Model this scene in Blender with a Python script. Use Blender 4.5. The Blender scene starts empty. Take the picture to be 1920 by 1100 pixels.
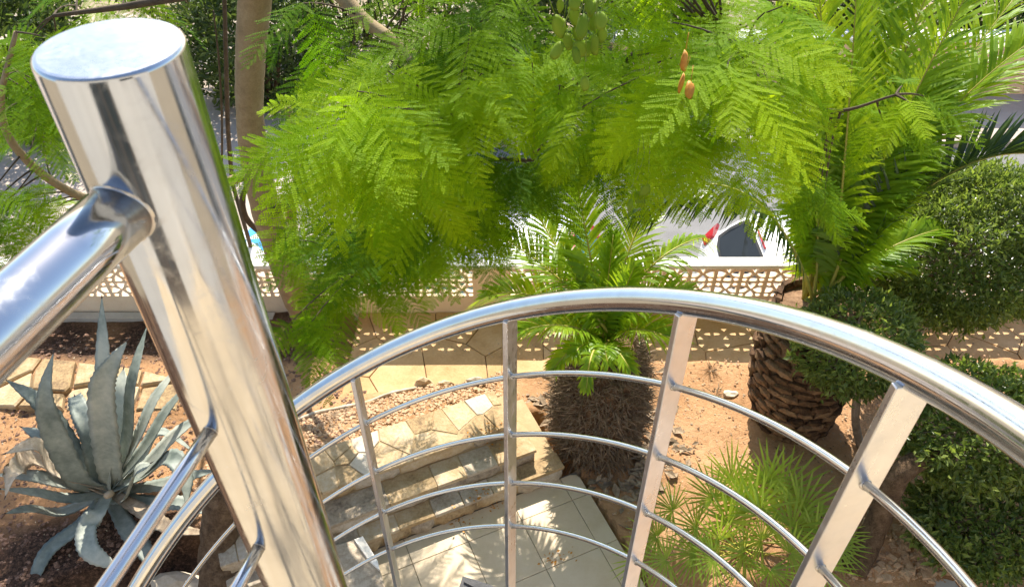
import bpy, bmesh, math, random
import numpy as np
from mathutils import Vector, Matrix
R = math.radians
random.seed(7)
rng = np.random.default_rng(11)
scn = bpy.context.scene
COL = scn.collection

# ------------------------------------------------------------------ camera, sky, sun, exposure
H = 5.4
PITCH = R(42.14)
FPX = 1440.0
cam_d = bpy.data.cameras.new('camera')
cam = bpy.data.objects.new('camera', cam_d)
COL.objects.link(cam)
cam.location = (0, 0, H)
cam.rotation_euler = (math.pi / 2 - PITCH, 0, 0)
cam_d.sensor_width = 36
cam_d.lens = FPX / 1920 * 36
cam_d.clip_start = 0.02
cam_d.clip_end = 600
cam_d.dof.use_dof = True
cam_d.dof.focus_distance = 4.5
cam_d.dof.aperture_fstop = 20
scn.camera = cam

SUN_EL, SUN_AZ = R(43), R(2)          # azimuth measured from +Y towards +X
world = bpy.data.worlds.new("World")
scn.world = world
world.use_nodes = True
wn = world.node_tree
wn.nodes.clear()
sky = wn.nodes.new('ShaderNodeTexSky')
sky.sky_type = 'NISHITA'
sky.sun_disc = False
sky.sun_elevation = SUN_EL
sky.sun_rotation = SUN_AZ
sky.air_density = 1.0
sky.dust_density = 1.2
bg = wn.nodes.new('ShaderNodeBackground')
bg.inputs[1].default_value = 0.13
wo = wn.nodes.new('ShaderNodeOutputWorld')
wn.links.new(sky.outputs[0], bg.inputs[0])
wn.links.new(bg.outputs[0], wo.inputs[0])

sun_d = bpy.data.lights.new('sun', 'SUN')
sun_d.energy = 4.6
sun_d.angle = R(0.5)
sun_d.color = (1.0, 0.94, 0.84)
sun = bpy.data.objects.new('sun', sun_d)
COL.objects.link(sun)
sdir = Vector((math.sin(SUN_AZ) * math.cos(SUN_EL), math.cos(SUN_AZ) * math.cos(SUN_EL), math.sin(SUN_EL)))
sun.rotation_euler = sdir.to_track_quat('Z', 'Y').to_euler()
sun.location = (0, 0, 30)

scn.view_settings.view_transform = 'Standard'
scn.view_settings.look = 'None'
scn.view_settings.gamma = 1
scn.view_settings.use_curve_mapping = False
scn.view_settings.exposure = 1.2
scn.cycles.use_denoising = True
try:
    scn.cycles.denoiser = 'OPENIMAGEDENOISE'
    scn.cycles.denoising_input_passes = 'RGB_ALBEDO_NORMAL'
except Exception:
    pass
scn.cycles.max_bounces = 9
scn.cycles.diffuse_bounces = 4
scn.cycles.glossy_bounces = 5
scn.cycles.transmission_bounces = 6
scn.cycles.sample_clamp_indirect = 8

# ------------------------------------------------------------------ helpers
def ray(px, py):
    v = -(py - 550) / FPX
    return Vector(((px - 960) / FPX, math.cos(PITCH) + v * math.sin(PITCH), -math.sin(PITCH) + v * math.cos(PITCH)))

def atz(px, py, z=0.0):
    d = ray(px, py)
    return Vector((0, 0, H)) + d * ((z - H) / d.z)

def atF(px, py, F):
    d = ray(px, py)
    return Vector((0, 0, H)) + d * (F / d.y)

def root_loc(o):
    v = Vector((0, 0, 0))
    while o is not None:
        v += o.location
        o = o.parent
    return v

def thing(name, label, cat, loc=(0, 0, 0), group=None, kind=None):
    o = bpy.data.objects.new(name, None)
    o.empty_display_size = 0.1
    COL.objects.link(o)
    o.location = loc
    if label: o['label'] = label
    if cat: o['category'] = cat
    if group: o['group'] = group
    if kind: o['kind'] = kind
    return o

def tag(o, label=None, cat=None, group=None, kind=None):
    if label: o['label'] = label
    if cat: o['category'] = cat
    if group: o['group'] = group
    if kind: o['kind'] = kind
    return o

def link(name, me, mat=None, parent=None, kind=None, local=False):
    """link a mesh whose vertices are in world space (or in its parent's space when local)"""
    if mat is not None:
        me.materials.clear()
        for m in (mat if isinstance(mat, (list, tuple)) else [mat]):
            me.materials.append(m)
    o = bpy.data.objects.new(name, me)
    COL.objects.link(o)
    if parent is not None:
        if not local:
            me.transform(Matrix.Translation(-root_loc(parent)))
        o.parent = parent
    if kind: o['kind'] = kind
    return o

def np_mesh(name, V, faces, smooth=False, attrs=None):
    """faces: list of int arrays (n,3) / (n,4)"""
    me = bpy.data.meshes.new(name)
    V = np.asarray(V, dtype=np.float32)
    me.vertices.add(len(V))
    me.vertices.foreach_set('co', V.ravel())
    faces = [np.asarray(f, dtype=np.int32) for f in faces if len(f)]
    idx = np.concatenate([f.ravel() for f in faces])
    tot = np.concatenate([np.full(len(f), f.shape[1], dtype=np.int32) for f in faces])
    st = np.concatenate([[0], np.cumsum(tot)[:-1]]).astype(np.int32)
    me.loops.add(len(idx))
    me.loops.foreach_set('vertex_index', idx)
    me.polygons.add(len(tot))
    me.polygons.foreach_set('loop_start', st)
    me.polygons.foreach_set('loop_total', tot)
    me.polygons.foreach_set('use_smooth', np.full(len(tot), smooth, dtype=bool))
    if attrs:
        for k, a in attrs.items():
            at = me.attributes.new(k, 'FLOAT', 'POINT')
            at.data.foreach_set('value', np.asarray(a, dtype=np.float32))
    me.update(calc_edges=True)
    return me

class MB:
    def __init__(s): s.v = []; s.f = []
    def box(s, a, b):
        i = len(s.v)
        (x0, y0, z0), (x1, y1, z1) = a, b
        s.v += [(x0, y0, z0), (x1, y0, z0), (x1, y1, z0), (x0, y1, z0), (x0, y0, z1), (x1, y0, z1), (x1, y1, z1), (x0, y1, z1)]
        s.f += [(i, i+3, i+2, i+1), (i+4, i+5, i+6, i+7), (i, i+1, i+5, i+4), (i+1, i+2, i+6, i+5), (i+2, i+3, i+7, i+6), (i+3, i, i+4, i+7)]
    def hexa(s, pts):
        i = len(s.v); s.v += [tuple(p) for p in pts]
        s.f += [(i, i+3, i+2, i+1), (i+4, i+5, i+6, i+7), (i, i+1, i+5, i+4), (i+1, i+2, i+6, i+5), (i+2, i+3, i+7, i+6), (i+3, i, i+4, i+7)]
    def tube(s, pts, rad, n=8, cap=True, uneven=0):
        pts = [Vector(p) for p in pts]
        if not isinstance(rad, (list, tuple)): rad = [rad] * len(pts)
        i0 = len(s.v)
        t0 = (pts[1] - pts[0]).normalized()
        ref = Vector((0, 0, 1)) if abs(t0.z) < .9 else Vector((1, 0, 0))
        u = t0.cross(ref).normalized()
        for k, p in enumerate(pts):
            t = (pts[min(k+1, len(pts)-1)] - pts[max(k-1, 0)]).normalized()
            u = (u - t * u.dot(t)).normalized()
            w = t.cross(u)
            for j in range(n):
                a = 2 * math.pi * j / n
                r = rad[k] * (1 + uneven * random.uniform(-1, 1))
                s.v.append(tuple(p + u * (r * math.cos(a)) + w * (r * math.sin(a))))
        for k in range(len(pts) - 1):
            for j in range(n):
                a = i0 + k*n + j; b = i0 + k*n + (j+1) % n
                s.f.append((a, b, b+n, a+n))
        if cap:
            s.f.append(tuple(i0 + j for j in reversed(range(n))))
            s.f.append(tuple(i0 + (len(pts)-1)*n + j for j in range(n)))
    def prism(s, poly, z0, z1, bev=0.0, zf=None):
        n = len(poly); i = len(s.v)
        c = Vector((sum(p[0] for p in poly)/n, sum(p[1] for p in poly)/n))
        zf = zf or (lambda x, y: 0.0)
        s.v += [(p[0], p[1], z0) for p in poly]
        s.v += [(p[0], p[1], z1 - bev + zf(*p[:2])) for p in poly]
        for k in range(n): s.f.append((i+k, i+(k+1) % n, i+n+(k+1) % n, i+n+k))
        top = i + n
        if bev > 0:
            for p in poly:
                d = c - Vector(p[:2]); L = max(d.length, 1e-6)
                q = Vector(p[:2]) + d / L * min(bev * 1.5, L * .4)
                s.v.append((q.x, q.y, z1 + zf(q.x, q.y)))
            for k in range(n): s.f.append((top+k, top+(k+1) % n, top+n+(k+1) % n, top+n+k))
            top += n
        s.f.append(tuple(top + k for k in range(n)))
        s.f.append(tuple(i + k for k in reversed(range(n))))
    def mesh(s, name, smooth=False):
        me = bpy.data.meshes.new(name)
        me.from_pydata(s.v, [], s.f)
        if smooth: me.polygons.foreach_set('use_smooth', [True] * len(me.polygons))
        me.update()
        return me

def catmull(P, n):
    P = [Vector(p) for p in P]
    if len(P) == 2: return [P[0].lerp(P[1], k / n) for k in range(n + 1)]
    Q = [P[0] * 2 - P[1]] + P + [P[-1] * 2 - P[-2]]
    out = []
    for i in range(1, len(Q) - 2):
        for k in range(n):
            t = k / n
            a, b, c, d = Q[i-1], Q[i], Q[i+1], Q[i+2]
            out.append(0.5 * ((2*b) + (c-a)*t + (2*a-5*b+4*c-d)*t*t + (3*b-a-3*c+d)*t**3))
    out.append(P[-1])
    return out

def lerp_list(vals, m):
    x = np.linspace(0, len(vals) - 1, m)
    return [float(v) for v in np.interp(x, range(len(vals)), vals)]

def bez(a, b, c, n):
    return [a * (1-t)**2 + b * (2*t*(1-t)) + c * (t*t) for t in [k / n for k in range(n + 1)]]

def clip_poly(poly, nrm, c):
    out = []
    for k in range(len(poly)):
        a, b = poly[k], poly[(k+1) % len(poly)]
        da, db = a[0]*nrm[0] + a[1]*nrm[1] - c, b[0]*nrm[0] + b[1]*nrm[1] - c
        if da <= 0: out.append(a)
        if (da < 0 < db) or (db < 0 < da):
            t = da / (da - db)
            out.append((a[0] + (b[0]-a[0])*t, a[1] + (b[1]-a[1])*t))
    return out

def voronoi(poly, seeds, gap):
    cells = []
    for i, s in enumerate(seeds):
        c = list(poly)
        for j, q in enumerate(seeds):
            if i == j: continue
            d = (q[0]-s[0], q[1]-s[1]); L = math.hypot(*d)
            if L > 2.2: continue
            n = (d[0]/L, d[1]/L)
            m = ((q[0]+s[0])/2, (q[1]+s[1])/2)
            c = clip_poly(c, n, m[0]*n[0] + m[1]*n[1] - gap/2)
            if len(c) < 3: break
        if len(c) >= 3:
            out = []
            for p in c:
                if not out or math.hypot(p[0]-out[-1][0], p[1]-out[-1][1]) > .012: out.append(p)
            if len(out) > 3 and math.hypot(out[0][0]-out[-1][0], out[0][1]-out[-1][1]) < .012: out.pop()
            if len(out) >= 3: cells.append(out)
    return cells

def smooth01(x): 
    x = np.clip(x, 0, 1); return x*x*(3-2*x)

# ------------------------------------------------------------------ materials
class NT:
    def __init__(s, name):
        s.m = bpy.data.materials.new(name); s.m.use_nodes = True
        s.t = s.m.node_tree; s.t.nodes.clear()
        s.out = s.n('ShaderNodeOutputMaterial')
    def n(s, t, **kw):
        x = s.t.nodes.new(t)
        for k, v in kw.items():
            if k.startswith('i_'): x.inputs[k[2:]].default_value = v
            else: setattr(x, k, v)
        return x
    def l(s, a, b): s.t.links.new(a, b)
    def pos(s): return s.n('ShaderNodeNewGeometry').outputs['Position']
    def noise(s, scale, detail=4, rough=.6, vec=None, dist=0.0):
        x = s.n('ShaderNodeTexNoise')
        x.inputs['Scale'].default_value = scale; x.inputs['Detail'].default_value = detail
        x.inputs['Roughness'].default_value = rough; x.inputs['Distortion'].default_value = dist
        s.l(vec if vec is not None else s.pos(), x.inputs['Vector'])
        return x.outputs['Fac']
    def ramp(s, fac, stops):
        r = s.n('ShaderNodeValToRGB'); el = r.color_ramp.elements
        while len(el) > 1: el.remove(el[-1])
        el[0].position = stops[0][0]; el[0].color = (*stops[0][1], 1)
        for p, c in stops[1:]:
            e = el.new(p); e.color = (*c, 1)
        s.l(fac, r.inputs[0]); return r.outputs[0]
    def mix(s, fac, a, b, mode='MIX'):
        x = s.n('ShaderNodeMix', data_type='RGBA', blend_type=mode)
        if isinstance(fac, float): x.inputs[0].default_value = fac
        else: s.l(fac, x.inputs[0])
        for k, v in ((6, a), (7, b)):
            if isinstance(v, tuple): x.inputs[k].default_value = (*v, 1)
            else: s.l(v, x.inputs[k])
        return x.outputs[2]
    def math(s, op, a, b):
        x = s.n('ShaderNodeMath', operation=op)
        for k, v in ((0, a), (1, b)):
            if isinstance(v, (int, float)): x.inputs[k].default_value = v
            else: s.l(v, x.inputs[k])
        return x.outputs[0]
    def bump(s, h, strength=.3, dist=.01):
        b = s.n('ShaderNodeBump'); b.inputs['Strength'].default_value = strength; b.inputs['Distance'].default_value = dist
        s.l(h, b.inputs['Height']); return b.outputs[0]
    def pr(s, col, rough=.7, metal=0.0, spec=.5, normal=None):
        p = s.n('ShaderNodeBsdfPrincipled')
        for nm, v in (('Base Color', col), ('Roughness', rough)):
            if isinstance(v, tuple): p.inputs[nm].default_value = (*v, 1)
            elif isinstance(v, (int, float)): p.inputs[nm].default_value = v
            else: s.l(v, p.inputs[nm])
        p.inputs['Metallic'].default_value = metal
        p.inputs['Specular IOR Level'].default_value = spec
        if normal is not None: s.l(normal, p.inputs['Normal'])
        return p
    def done(s, sh):
        s.l(sh.outputs[0] if hasattr(sh, 'outputs') else sh, s.out.inputs[0]); return s.m

def objrand(t): return t.n('ShaderNodeObjectInfo').outputs['Random']

def rough_mat(name, stops, scale=6, fine=60, rough=.85, bump=.35, bdist=.01, rand=0.0, spec=.3, fine_amt=.35):
    t = NT(name)
    a = t.noise(scale, 6, .65)
    b = t.noise(fine, 5, .7)
    f = t.math('ADD', t.math('MULTIPLY', a, 1 - fine_amt), t.math('MULTIPLY', b, fine_amt))
    if rand:
        f = t.math('ADD', f, t.math('MULTIPLY', t.math('SUBTRACT', objrand(t), .5), rand))
    c = t.ramp(f, stops)
    return t.done(t.pr(c, rough, 0, spec, t.bump(b, bump, bdist)))

def leaf_mat(name, c1, c2, t1, t2, rough=.45, spec=.35, trans=.5, objvar=.5):
    t = NT(name)
    at = t.n('ShaderNodeAttribute', attribute_name='tint')
    f = t.math('ADD', t.math('MULTIPLY', at.outputs['Fac'], 1 - objvar), t.math('MULTIPLY', objrand(t), objvar))
    c = t.mix(f, c1, c2); tc = t.mix(f, t1, t2)
    p = t.pr(c, rough, 0, spec)
    tr = t.n('ShaderNodeBsdfTranslucent'); t.l(tc, tr.inputs[0])
    ms = t.n('ShaderNodeMixShader'); ms.inputs[0].default_value = trans
    t.l(p.outputs[0], ms.inputs[1]); t.l(tr.outputs[0], ms.inputs[2])
    return t.done(ms)

def steel(name, base, r0, r1, bump=.04, scr=True):
    t = NT(name)
    n1 = t.noise(9, 4, .6); 
    sc = t.n('ShaderNodeMapping'); sc.inputs['Scale'].default_value = (240, 240, 6)
    t.l(t.pos(), sc.inputs[0])
    n2 = t.noise(1, 3, .6, sc.outputs[0])
    mr = t.n('ShaderNodeMapRange'); mr.inputs[1].default_value = .35; mr.inputs[2].default_value = .7
    mr.inputs[3].default_value = r0; mr.inputs[4].default_value = r1
    t.l(t.math('ADD', t.math('MULTIPLY', n1, .6), t.math('MULTIPLY', n2, .4)), mr.inputs[0])
    sm = t.noise(30, 2, .5)
    smg = t.ramp(t.noise(34, 7, .72, None, 1.2), [(.50, (0, 0, 0)), (.66, (1, 1, 1))])
    rg = t.math('ADD', mr.outputs[0], t.math('MULTIPLY', smg, .12))
    return t.done(t.pr(t.ramp(sm, [(.35, tuple(b*.93 for b in base)), (.6, base)]), rg, 1.0, .5, t.bump(t.math('ADD', n1, t.math('MULTIPLY', n2, .08)), bump, .004)))

M = {}
M['steel'] = steel('polished_steel', (.54, .545, .55), .06, .22)
M['steel_cap'] = steel('brushed_cap_steel', (.47, .49, .52), .25, .42, .05)
M['steel_rod'] = steel('rod_steel', (.56, .55, .54), .10, .22)
M['steel_flat'] = steel('flat_bar_steel', (.70, .71, .725), .24, .40, .06)
M['weld'] = steel('weld_steel', (.56, .53, .49), .28, .45, .10)
M['tread'] = rough_mat('tread_grey', [(.3, (.05, .05, .052)), (.7, (.11, .105, .10))], 14, 90, .75, .3)

def soil_material():
    t = NT('garden_soil')
    a = t.noise(1.3, 5, .65); b = t.noise(24, 6, .75); d = t.noise(140, 4, .7)
    f = t.math('ADD', t.math('MULTIPLY', a, .45), t.math('ADD', t.math('MULTIPLY', b, .35), t.math('MULTIPLY', d, .2)))
    dry = t.ramp(f, [(.30, (.20, .10, .045)), (.43, (.40, .215, .10)), (.53, (.53, .30, .15)), (.68, (.60, .385, .22))])
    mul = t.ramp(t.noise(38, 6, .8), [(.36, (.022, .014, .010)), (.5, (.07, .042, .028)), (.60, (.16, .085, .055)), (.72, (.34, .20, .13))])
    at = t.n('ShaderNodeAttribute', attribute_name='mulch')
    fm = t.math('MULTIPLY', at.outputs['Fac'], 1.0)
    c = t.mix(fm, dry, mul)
    return t.done(t.pr(c, .95, 0, .15, t.bump(t.math('ADD', b, t.math('MULTIPLY', d, .6)), .8, .03)))
M['soil'] = soil_material()
M['pebble'] = rough_mat('pebble', [(.25, (.30, .17, .085)), (.5, (.48, .31, .18)), (.75, (.60, .47, .33))], 30, 120, .9, .3)
M['dark_pebble'] = rough_mat('mulch_chips', [(.3, (.05, .03, .02)), (.5, (.16, .09, .06)), (.72, (.40, .25, .17))], 30, 120, .9, .3)
M['stone'] = rough_mat('yellow_stone', [(.27, (.20, .13, .07)), (.42, (.38, .26, .13)), (.55, (.47, .345, .20)), (.72, (.54, .45, .32))], 5, 40, .85, .5, .012, rand=.22)
M['pale_stone'] = rough_mat('pale_stone', [(.3, (.40, .32, .22)), (.5, (.54, .46, .35)), (.7, (.62, .57, .48))], 6, 50, .8, .4, .01, rand=.1)
M['grey_stone'] = rough_mat('grey_stone', [(.28, (.17, .13, .09)), (.42, (.34, .27, .19)), (.56, (.47, .39, .29)), (.72, (.56, .49, .40))], 5, 40, .85, .6, .015, rand=.22)
M['mortar'] = rough_mat('mortar', [(.3, (.34, .235, .12)), (.7, (.50, .37, .21))], 8, 70, .9, .4)
M['flag'] = rough_mat('flagstone', [(.3, (.36, .22, .09)), (.5, (.52, .335, .16)), (.7, (.62, .44, .25))], 3, 40, .85, .3, .008, rand=.18)
M['flag_bed'] = rough_mat('flag_bed', [(.3, (.11, .065, .035)), (.7, (.2, .12, .06))], 8, 70, .95, .3)
M['tile'] = rough_mat('floor_tile', [(.3, (.48, .365, .22)), (.5, (.57, .45, .295)), (.7, (.62, .505, .35))], 4, 90, .55, .08, .003, rand=.08, spec=.4, fine_amt=.25)
M['grout'] = rough_mat('grout', [(.3, (.13, .11, .085)), (.7, (.22, .19, .14))], 10, 80, .95, .3)
M['concrete'] = rough_mat('grey_beige_concrete', [(.3, (.40, .36, .30)), (.5, (.50, .46, .40)), (.7, (.57, .53, .47))], 4, 60, .8, .2)
M['wall_paint'] = rough_mat('cream_wall_paint', [(.28, (.68, .50, .33)), (.5, (.80, .63, .45)), (.72, (.84, .70, .54))], 3, 50, .8, .25, .006, rand=.06)
M['cap_paint'] = rough_mat('white_cap_paint', [(.3, (.70, .62, .50)), (.5, (.80, .76, .68)), (.7, (.82, .80, .75))], 3, 50, .75, .15, .004)
M['peach'] = rough_mat('peach_render', [(.3, (.70, .44, .25)), (.5, (.77, .50, .30)), (.7, (.80, .55, .35))], 1.5, 40, .85, .2, .006)
M['asphalt'] = rough_mat('asphalt', [(.3, (.13, .125, .12)), (.5, (.19, .185, .18)), (.7, (.25, .245, .24))], 2, 120, .9, .4, .006, fine_amt=.5)
M['pave'] = rough_mat('beige_pavement', [(.3, (.36, .29, .22)), (.5, (.45, .37, .30)), (.7, (.52, .45, .37))], 2, 80, .9, .3, .006)
M['ground'] = rough_mat('far_ground', [(.3, (.2, .16, .10)), (.7, (.38, .30, .20))], 1, 30, .95, .3)
M['bark'] = rough_mat('jacaranda_bark', [(.3, (.17, .12, .065)), (.5, (.28, .205, .115)), (.7, (.37, .285, .175))], 7, 90, .9, .5, .008)
M['twig'] = rough_mat('dark_twig', [(.3, (.035, .026, .016)), (.7, (.12, .085, .055))], 12, 90, .9, .4)
M['bark2'] = rough_mat('grey_bark', [(.3, (.16, .12, .085)), (.5, (.30, .23, .17)), (.7, (.45, .37, .29))], 14, 70, .9, .7, .012)
M['oldbark'] = rough_mat('furrowed_brown_bark', [(.32, (.05, .03, .018)), (.5, (.16, .10, .055)), (.68, (.30, .20, .12))], 16, 80, .95, 1.0, .03)
M['boot'] = rough_mat('palm_boot', [(.3, (.04, .022, .012)), (.5, (.15, .082, .042)), (.68, (.33, .20, .11))], 14, 90, .95, .8, .015, rand=.3)
M['fibre'] = rough_mat('dry_fibre', [(.3, (.11, .075, .045)), (.5, (.29, .21, .135)), (.7, (.50, .40, .28))], 20, 90, .95, .4, rand=.1)
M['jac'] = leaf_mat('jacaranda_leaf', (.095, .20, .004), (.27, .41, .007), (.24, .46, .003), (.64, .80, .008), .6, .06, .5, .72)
M['jac_shaded'] = leaf_mat('jacaranda_leaf_back_shaded', (.045, .115, .004), (.20, .34, .007), (.11, .27, .003), (.50, .68, .008), .6, .05, .45, .0)  # back leaves coloured darker: crown shade painted in so gaps read dark
M['rachis'] = rough_mat('leaf_rachis', [(.3, (.16, .22, .03)), (.7, (.24, .3, .05))], 20, 60, .6, .1)
M['pod'] = leaf_mat('seed_pod', (.17, .27, .02), (.30, .40, .04), (.22, .36, .02), (.34, .46, .03), .55, .15, .35, .7)
M['dry_pod'] = rough_mat('dry_pod', [(.3, (.34, .12, .01)), (.7, (.58, .27, .03))], 20, 60, .6, .2)
M['palm'] = leaf_mat('palm_leaflet', (.11, .22, .010), (.27, .39, .02), (.34, .55, .010), (.68, .80, .02), .36, .35, .52, .3)
M['palm_dark'] = leaf_mat('palm_leaflet_shaded', (.035, .07, .015), (.06, .10, .022), (.07, .13, .012), (.12, .18, .02), .35, .5, .35, .3)  # shaded copy of the palm leaflet, the shade put into its colour
M['petiole'] = rough_mat('yellow_petiole', [(.3, (.26, .26, .035)), (.7, (.44, .36, .07))], 10, 60, .45, .1)
M['fan'] = leaf_mat('fan_palm_leaf', (.12, .22, .02), (.32, .42, .05), (.28, .48, .02), (.52, .66, .04), .38, .45, .45, .45)
M['topi'] = leaf_mat('topiary_leaf', (.05, .095, .024), (.22, .28, .065), (.11, .19, .02), (.33, .42, .05), .36, .5, .4, .05)
M['bush'] = leaf_mat('bush_leaf', (.03, .055, .015), (.09, .13, .03), (.08, .14, .015), (.16, .22, .03), .45, .4, .35, .05)
M['agave'] = None
def agave_mat():
    t = NT('agave_leaf')
    a = t.noise(5, 5, .6); b = t.noise(26, 4, .6)
    f = t.math('ADD', t.math('MULTIPLY', a, .6), t.math('ADD', t.math('MULTIPLY', b, .25), t.math('MULTIPLY', objrand(t), .2)))
    c = t.ramp(f, [(.32, (.11, .135, .115)), (.45, (.22, .25, .215)), (.57, (.34, .365, .31)), (.72, (.52, .52, .43))])
    p = t.pr(c, .55, 0, .3, t.bump(a, .15, .02))
    tr = t.n('ShaderNodeBsdfTranslucent'); tr.inputs[0].default_value = (.3, .36, .22, 1)
    ms = t.n('ShaderNodeMixShader'); ms.inputs[0].default_value = .12
    t.l(p.outputs[0], ms.inputs[1]); t.l(tr.outputs[0], ms.inputs[2])
    return t.done(ms)
M['agave'] = agave_mat()
M['dead'] = rough_mat('dead_leaf', [(.3, (.20, .14, .09)), (.5, (.40, .31, .21)), (.7, (.55, .46, .34))], 12, 60, .9, .4, rand=.2)
def plain(name, col, rough=.4, metal=0, spec=.5, coat=0.0):
    t = NT(name)
    n = t.noise(8, 3, .5)
    c = t.ramp(n, [(.3, tuple(x*.94 for x in col)), (.7, col)])
    p = t.pr(c, rough, metal, spec)
    p.inputs['Coat Weight'].default_value = coat
    return t.done(p)
M['car_white'] = plain('white_car_paint', (.80, .80, .79), .3, 0, .5, .6)
M['rubber'] = plain('black_rubber', (.02, .02, .02), .7)
M['glass_dark'] = plain('dark_car_glass', (.018, .02, .02), .05, 0, .22)
M['glass_teal'] = plain('teal_windscreen', (.035, .14, .15), .05, 0, .6)
M['tail_red'] = plain('red_tail_light', (.42, .012, .018), .15, 0, .6, .6)
M['lamp_clear'] = plain('clear_lamp', (.7, .7, .7), .1, .3)
M['alloy'] = plain('alloy', (.5, .5, .51), .3, 1)
M['seat_grey'] = plain('interior_grey', (.30, .28, .25), .8)
M['blue'] = plain('blue_cloth', (.03, .26, .62), .8)
M['white_cloth'] = plain('white_cloth', (.78, .78, .77), .8)
M['pole'] = plain('pole_white', (.7, .7, .7), .4)
M['house'] = rough_mat('house_render', [(.3, (.30, .285, .26)), (.7, (.39, .375, .345))], 2, 40, .85, .2)
M['frame'] = plain('dark_frame', (.045, .03, .022), .4)
M['pane'] = plain('window_pane', (.02, .025, .03), .03, 0, .8)

# ------------------------------------------------------------------ setting: ground, road, pavement
def sheet(name, x0, y0, x1, y1, z, mat):
    me = np_mesh(name, [(x0, y0, z), (x1, y0, z), (x1, y1, z), (x0, y1, z)], [[(0, 1, 2, 3)]])
    return link(name, me, mat, None, 'structure')
tag(sheet('ground', -250, -250, 250, 350, -1.66, M['ground']), 'dry earth ground reaching beyond the street')
tag(sheet('asphalt_road', -60, 5.9, 60, 11.5, -1.62, M['asphalt']), 'grey asphalt street behind the garden wall')
mb = MB(); mb.box((-60, 7.4, -1.65), (-2.3, 17.0, -1.50))
tag(link('pavement', mb.mesh('pavement'), M['pave'], None, 'structure'), 'pale beige pavement on the left beyond the jacaranda trunk')
mb = MB(); mb.box((-2.1, 11.5, -1.65), (60, 13.2, -1.50))
tag(link('far_kerb', mb.mesh('far_kerb'), M['pave'], None, 'structure'), 'concrete kerb strip along the far side of the street')
mb = MB(); mb.box((-60, 5.60, -1.75), (60, 5.745, -0.03))
tag(link('retaining_wall', mb.mesh('retaining_wall'), M['concrete'], None, 'structure'), 'concrete retaining wall under the breeze block wall')

# garden frame aligned with the steps: u along the step edges, w away from the viewer
A24 = R(24)
U = Vector((math.cos(A24), math.sin(A24))); W = Vector((-math.sin(A24), math.cos(A24)))
O = Vector((.539, 3.667))
def uw(u, w): 
    p = O + U * u + W * w
    return (p.x, p.y)
def to_uw(x, y):
    dx, dy = x - O.x, y - O.y
    return dx * U.x + dy * U.y, dx * W.x + dy * W.y

def soil_h(x, y):
    x = np.asarray(x, float); y = np.asarray(y, float)
    u, w = to_uw(x, y)
    h = 0.09 + 0*x
    mound = smooth01((-.25 - u) / .7) * smooth01((u + 2.9) / .8) * smooth01((1.62 - w) / .75) * smooth01((w - .2) / .3)
    h = h + .33 * mound
    under = smooth01((.03 - u) / .06) * smooth01((.74 - w) / .06)
    h = h * (1 - under) - .12 * under
    pathline = np.where(x > .2, 4.97, np.where(x < -.6, 4.55, 4.55 + (x + .6) / .8 * .42))
    inpath = smooth01((y - pathline + .05) / .1) * smooth01((x + 1.75) / .15)
    h = h * (1 - inpath) - .03 * inpath
    left_wall = smooth01((y - 4.9) / .3) * (1 - smooth01((x + 1.75) / .15))
    h = h * (1 - left_wall) + .02 * left_wall
    return h
nx_, ny_ = 300, 190
gx = np.linspace(-9, 9, nx_); gy = np.linspace(-4, 5.655, ny_)
X, Y = np.meshgrid(gx, gy)
Z = soil_h(X, Y)
def vnoise(X, Y, f, seed):
    r = np.random.default_rng(seed); G = r.random((64, 64))
    x = X * f + 100; y = Y * f + 100
    xi = np.floor(x).astype(int); yi = np.floor(y).astype(int); fx = smooth01(x - xi); fy = smooth01(y - yi)
    g = lambda a, b: G[a % 64, b % 64]
    return (g(xi, yi)*(1-fx) + g(xi+1, yi)*fx)*(1-fy) + (g(xi, yi+1)*(1-fx) + g(xi+1, yi+1)*fx)*fy
bump_ = (vnoise(X, Y, 2.2, 1) - .5) * .06 + (vnoise(X, Y, 6, 2) - .5) * .035 + (vnoise(X, Y, 15, 3) - .5) * .02
bump_ *= np.where(Z < .02, .15, 1)
Z = Z + bump_
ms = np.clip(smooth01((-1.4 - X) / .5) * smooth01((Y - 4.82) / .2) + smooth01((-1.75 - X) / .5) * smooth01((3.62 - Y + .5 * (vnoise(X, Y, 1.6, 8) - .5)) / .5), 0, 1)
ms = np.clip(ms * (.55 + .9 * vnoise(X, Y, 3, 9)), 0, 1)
V = np.stack([X.ravel(), Y.ravel(), Z.ravel()], 1)
ii = np.arange(nx_ * ny_).reshape(ny_, nx_)
Fq = np.stack([ii[:-1, :-1].ravel(), ii[:-1, 1:].ravel(), ii[1:, 1:].ravel(), ii[1:, :-1].ravel()], 1)
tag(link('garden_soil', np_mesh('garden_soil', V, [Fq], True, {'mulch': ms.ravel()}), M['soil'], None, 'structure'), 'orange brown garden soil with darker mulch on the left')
def soil_z(x, y):
    i = int(np.clip((x + 9) / 18 * (nx_-1), 0, nx_-1)); j = int(np.clip((y + 4) / 9.655 * (ny_-1), 0, ny_-1))
    return float(Z[j, i])

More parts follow.
